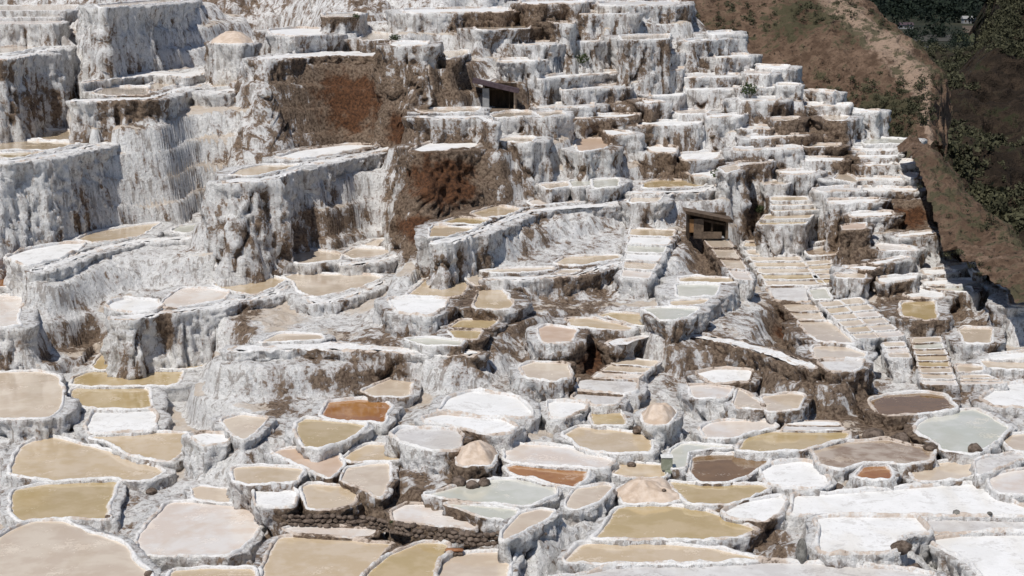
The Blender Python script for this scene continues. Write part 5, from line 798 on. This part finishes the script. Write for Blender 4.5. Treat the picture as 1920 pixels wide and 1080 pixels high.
def scatter(name, G, count, rlo, rhi, per, leaf, mat, cols=(0, 1), rows=(0, 1), dens=None):
    R, C, _ = G.shape; cs = []
    while len(cs) < count:
        i = int((rows[0] + rng.random() * (rows[1] - rows[0])) * (R - 1)); j = int((cols[0] + rng.random() * (cols[1] - cols[0])) * (C - 1))
        p = G[i, j]
        if dens is not None and noise3((p * dens)[None])[0] + .15 < rng.random() * .5: continue
        cs.append(p + rng.normal(size=3) * .2)
    cs = np.array(cs); r = rlo + (rhi - rlo) * rng.random(count) ** 2
    co, q = leaf_cloud(cs, r, per, leaf)
    return tag(link(name, mesh_np(name, co, q, False), mat), kind='stuff')
tag(scatter('gorge_scrub', GOR, 4200, .3, 1.3, 50, .24, SCRUB, (.2, 1), (0, 1), .05), 'dark scrub covering the far gorge side', None)
tag(scatter('ridge_scrub', RID, 700, .1, .5, 60, .22, SCRUB, (0, .75), (.05, .9), .09), 'low dark scrub on the brown ridge', None)
tag(scatter('slope_scrub', MID, 500, 1.2, 3.5, 90, .17, SCRUB, (0, 1), (0, 1), .02), 'scrub on the valley slope', None)
tag(scatter('shoulder_scrub', SHO, 90, .08, .3, 60, .2, SCRUB, (0, .7), (0, .9), .3), 'small scrub on the brown shoulder', None)
# valley wood and fields
cs = []; rr = []
for (x0, x1, y0, y1, cnt, h) in WOODS:
    for _ in range(cnt):
        cs.append((x0 + (x1 - x0) * rng.random(), y0 + (y1 - y0) * rng.random(), -30)); rr.append(h * (.6 + .7 * rng.random()))
co, q = leaf_cloud(np.array(cs), np.array(rr), 110, .22, 1.5)
tag(link('valley_wood', mesh_np('valley_wood', co, q, False), WOOD), 'dark wood filling the far valley floor', None, None, 'stuff')
for nm, col, quad in FIELDS:
    me = bpy.data.meshes.new(nm); me.from_pydata([(x, y, -29.6) for x, y in quad], [], [(0, 1, 2, 3)]); me.update()
    c = tuple(col); tag(link(nm, me, plain(nm + '_soil', tuple(v * .7 for v in c), c, .03, .95, .3)), kind='structure')
ADOBE = plain('adobe', (.20, .15, .11), (.32, .25, .19), 2.5, .9, .06)
OLD_ADOBE = plain('old_adobe', (.085, .062, .046), (.17, .125, .09), 2.5, .9, .06)
GREY_WALL = plain('grey_plaster', (.24, .24, .24), (.34, .34, .34), 2, .9, .03)
DARK_ROOF = plain('dark_roofing', (.055, .038, .045), (.10, .072, .082), 3, .75, .03)
DARK_WOOD = plain('dark_timber', (.03, .02, .013), (.07, .046, .03), 5, .8, .03, .2, (1, 1, .2))
PALE_WOOD = plain('pale_timber', (.35, .27, .20), (.55, .46, .38), 5, .8, .02, .2, (1, 1, .2))
OCHRE = plain('ochre_board', (.20, .105, .045), (.30, .17, .08), 4, .8, .02)
STONE = plain('brown_stone', (.065, .047, .036), (.20, .155, .125), 4.5, .9, .08)
STONE_G = plain('grey_stone', (.10, .095, .085), (.26, .25, .23), 4.5, .9, .08)
BRICK = plain('fired_clay', (.24, .105, .05), (.36, .18, .095), 6, .8, .02)
GREENBOX = plain('grey_green_box', (.22, .235, .175), (.32, .335, .27), 4, .7, .01)  # grey-green tone of the box body and spout

def farm(loc, w, d, h, label, roofc):
    r = link('farm_building', None, loc=loc); tag(r, label, 'building')
    bm = bmesh.new(); add_box(bm, (0, 0, h / 2), (w, d, h)); bm_obj('wall', bm, GREY_WALL, r)
    bm = bmesh.new(); vs_ = [bm.verts.new(v) for v in ((-w * .55, -d * .6, h), (w * .55, -d * .6, h), (w * .55, d * .6, h), (-w * .55, d * .6, h), (-w * .55, 0, h * 1.6), (w * .55, 0, h * 1.6))]
    for f_ in ((0, 1, 5, 4), (2, 3, 4, 5), (0, 4, 3), (1, 2, 5), (3, 2, 1, 0)): bm.faces.new([vs_[k] for k in f_])
    bm_obj('roof', bm, roofc, r)
    for k in range(4):
        bm = bmesh.new(); add_box(bm, (-w * .36 + k * w * .24, -d / 2 - .05, h * .5), (w * .09, .2, h * .4)); bm_obj('window', bm, DARK_WOOD, r)
for fl in FARMS: farm(*fl[:5], GREY_WALL if fl[5] else DARK_ROOF)

# huts
from mathutils import Matrix
def upper_hut(loc, s):
    r = link('hut', None, loc=loc); tag(r, 'small dark-roofed hut with grey left wall, on the upper terraces', 'hut', 'huts on the terraces')
    S_ = lambda *v: tuple(x * s for x in v)
    def part(nm, c, sz, m, rot=None, par=r):
        bm = bmesh.new(); add_box(bm, S_(*c), S_(*sz), rot, .012 * s); return bm_obj(nm, bm, m, par)
    part('side_wall', (-.86, .02, .62), (.42, .16, 1.36), GREY_WALL); part('back_wall', (0, 1.15, .75), (2.1, .14, 1.6), DARK_WOOD)
    part('side_wall', (-1.0, .62, .7), (.12, 1.1, 1.5), ADOBE); part('side_wall', (1.0, .62, .6), (.12, 1.1, 1.25), ADOBE)
    part('post', (.92, .0, .62), (.10, .10, 1.26), PALE_WOOD); part('post', (.60, -.01, .60), (.05, .06, 1.22), DARK_WOOD)
    part('lintel', (.14, -.01, 1.24), (1.62, .10, .10), DARK_WOOD); part('floor_slab', (0, .55, -.05), (2.3, 1.5, .16), ADOBE)
    rot = Matrix.Rotation(math.radians(13), 3, 'Y')
    rf = part('roof', (-.25, .42, 1.50), (2.95, 1.75, .13), DARK_ROOF, rot)
    part('fascia', (-.25, -.47, 1.47), (2.97, .05, .26), DARK_ROOF, rot, rf)
def lower_hut(loc, s):
    r = link('hut', None, loc=loc); tag(r, 'low adobe hut with black opening, built into the bank at right of centre', 'hut', 'huts on the terraces')
    S_ = lambda *v: tuple(x * s for x in v)
    def part(nm, c, sz, m, rot=None, par=r):
        bm = bmesh.new(); add_box(bm, S_(*c), S_(*sz), rot, .015 * s); return bm_obj(nm, bm, m, par)
    rot = Matrix.Rotation(math.radians(11), 3, 'Y')
    part('front_wall', (-.62, 0, .62), (.62, .18, 1.25), OLD_ADOBE); part('front_wall', (-.05, 0, .20), (1.76, .20, .42), OLD_ADOBE)
    part('back_wall', (0, 1.3, .7), (2.5, .16, 1.5), DARK_WOOD); part('side_wall', (-1.2, .62, .8), (.14, 1.3, 1.6), DARK_WOOD); part('side_wall', (1.16, .6, .55), (.16, 1.3, 1.2), OLD_ADOBE)
    part('door', (-1.05, -.02, .80), (.30, .10, .84), OCHRE); part('post', (-1.25, -.02, .7), (.10, .14, 1.7), DARK_WOOD); part('post', (.22, .0, .66), (.12, .14, .7), DARK_WOOD)
    part('lintel', (.3, 0, 1.03), (1.5, .16, .14), DARK_WOOD, rot)
    rf = part('roof', (.0, .55, 1.42), (3.0, 1.75, .14), OLD_ADOBE, rot); part('eave_board', (.0, -.345, 1.40), (3.02, .06, .20), DARK_WOOD, rot, rf)
upper_hut(HUT1[:3], HUT1[3]); lower_hut(HUT2[:3], HUT2[3])

# set a loose thing down on whatever surface lies under it
bpy.context.view_layer.update(); DG = bpy.context.evaluated_depsgraph_get()
def drop(x, y, z, sink=0.0):
    ok, hit, *_ = sc.ray_cast(DG, Vector((x, y, z + 1.6)), Vector((0, 0, -1)), distance=6)
    return (x, y, hit.z - sink) if ok else (x, y, z)
# rocks
def rock_mesh(seed, sub=3, flat=.75):
    bm = bmesh.new(); bmesh.ops.create_icosphere(bm, subdivisions=sub, radius=1)
    p = np.array([v.co for v in bm.verts]); d = 1 + .38 * fbm(p * 1.1 + seed * 9.7, 3) + .12 * noise3(p * 3.7 + seed)
    for v, k in zip(bm.verts, d): v.co = Vector((v.co.x * k, v.co.y * k, v.co.z * k * flat))
    me = bpy.data.meshes.new('rock'); bm.to_mesh(me); bm.free()
    for pl in me.polygons: pl.use_smooth = True
    return me
RM = [rock_mesh(k) for k in range(5)]; RMg = [rock_mesh(k + 20) for k in range(4)]
for m_ in RM: m_.materials.append(STONE)
for m_ in RMg: m_.materials.append(STONE_G)
def put_rock(x, y, z, r, k, grey=False, name='rock', parent=None):
    ms = RMg if grey else RM; o = link(name, ms[k % len(ms)], None, parent, (x, y, z)); o.scale = (r, r * (.8 + .3 * random.random()), r * (.75 + .4 * random.random())); o.rotation_euler = (0, 0, random.random() * 6.3); return o
for k, (x, y, z, r, g, lab) in enumerate(ROCKS):
    z = drop(x, y, z)[2] + r * .25
    tag(put_rock(x, y, z, r, k, g), lab, 'rock', 'loose rocks on the rims')

# dry stone wall of dark stones
wr = link('stone_wall', None, loc=STONE_WALL[0]); tag(wr, 'long low wall of dark brown stones across the lower ponds', 'stone wall')
SWM = [rock_mesh(40 + k, 2, .8) for k in range(5)]
for m_ in SWM: m_.materials.append(STONE)
o0 = Vector(STONE_WALL[0]); cnt = 0
for a_, b_ in zip(STONE_WALL[:-1], STONE_WALL[1:]):
    A = Vector(a_) - o0; B = Vector(b_) - o0; L = (B - A).length; ns = max(1, int(L / .23))
    for course in range(3):
        for k in range(ns):
            if random.random() < .06 * course: continue
            t_ = (k + .5 * (course % 2) + .25 * random.random()) / ns; p_ = A.lerp(B, t_)
            o = link('stone', SWM[cnt % 5], None, wr, (p_.x + random.gauss(0, .02), p_.y + .05 * course + random.gauss(0, .04), p_.z + .02 + .145 * course)); cnt += 1
            o.scale = (.125 + .05 * random.random(), .12 + .04 * random.random(), .085 + .035 * random.random()); o.rotation_euler = (random.gauss(0, .15), random.gauss(0, .15), random.random() * 6.3)

# clay slab on stones
r = link('clay_slab', None, loc=SLAB); tag(r, 'orange-brown clay slab lying on dark stones at the bottom edge', 'slab')
bm = bmesh.new(); add_box(bm, (0, 0, .20), (.66, .26, .09), None, .035); bm_obj('slab', bm, BRICK, r, True)
bm = bmesh.new(); add_box(bm, (-.52, -.10, .05), (.18, .16, .12), None, .03); bm_obj('brick', bm, BRICK, r, True)
for k, x in enumerate((-.34, -.18, .0, .2)): put_rock(x, -.06, .07, .12, k, False, 'stone', r)

# sluice box
r = link('sluice_box', None, loc=drop(*BOX, .03)); tag(r, 'grey-green box standing on a rim left of the round deep brown pond', 'box')
bm = bmesh.new(); add_box(bm, (0, 0, .28), (.44, .38, .52), None, .02); bm_obj('body', bm, GREENBOX, r)
bm = bmesh.new(); add_box(bm, (0, 0, .56), (.50, .44, .05), None, .015); bm_obj('lid', bm, plain('pale_lid', (.6, .6, .58), (.8, .8, .79), 6, .8, .02), r)  # lid lighter than the body
bm = bmesh.new(); add_box(bm, (.04, -.30, -.02), (.26, .30, .10), None, .02); bm_obj('spout', bm, GREENBOX, r)

# upright dark slab
r = link('standing_stone', None, loc=drop(*STANDING, .05)); tag(r, 'dark upright stone at the left corner of the white flats', 'stone')
bm = bmesh.new(); bmesh.ops.create_icosphere(bm, subdivisions=3, radius=1)
pp = np.array([v.co for v in bm.verts]); dd = 1 + .25 * fbm(pp * 1.4 + 77, 3)
for v, k in zip(bm.verts, dd): v.co = Vector((v.co.x * .20 * k, v.co.y * .22 * k, .36 + v.co.z * .52 * k))
bm_obj('block', bm, STONE_G, r, True)

# tufts and bushes on the terraces
TUFT = plain('tuft_leaves', (.035, .05, .02), (.09, .11, .05), 3, .8, .01)
for k, (x, y, z, rad, lab) in enumerate(TUFTS):
    co, q = leaf_cloud(np.zeros((1, 3)), np.array([rad]), 260, .16, .7)
    r = link('shrub', None, loc=drop(x, y, z, .03)); tag(r, lab, 'shrub', 'green tufts on the terraces')
    link('leaves', mesh_np('leaves', co, q, False), TUFT, r)
    bm = bmesh.new(); bmesh.ops.create_cone(bm, segments=6, radius1=rad * .09, radius2=rad * .03, depth=rad, cap_ends=True, matrix=Matrix.Translation((0, 0, rad * .4))); bm_obj('stem', bm, DARK_WOOD, r)
print('faces total', sum(len(o.data.polygons) for o in COL.objects if o.type == 'MESH'))
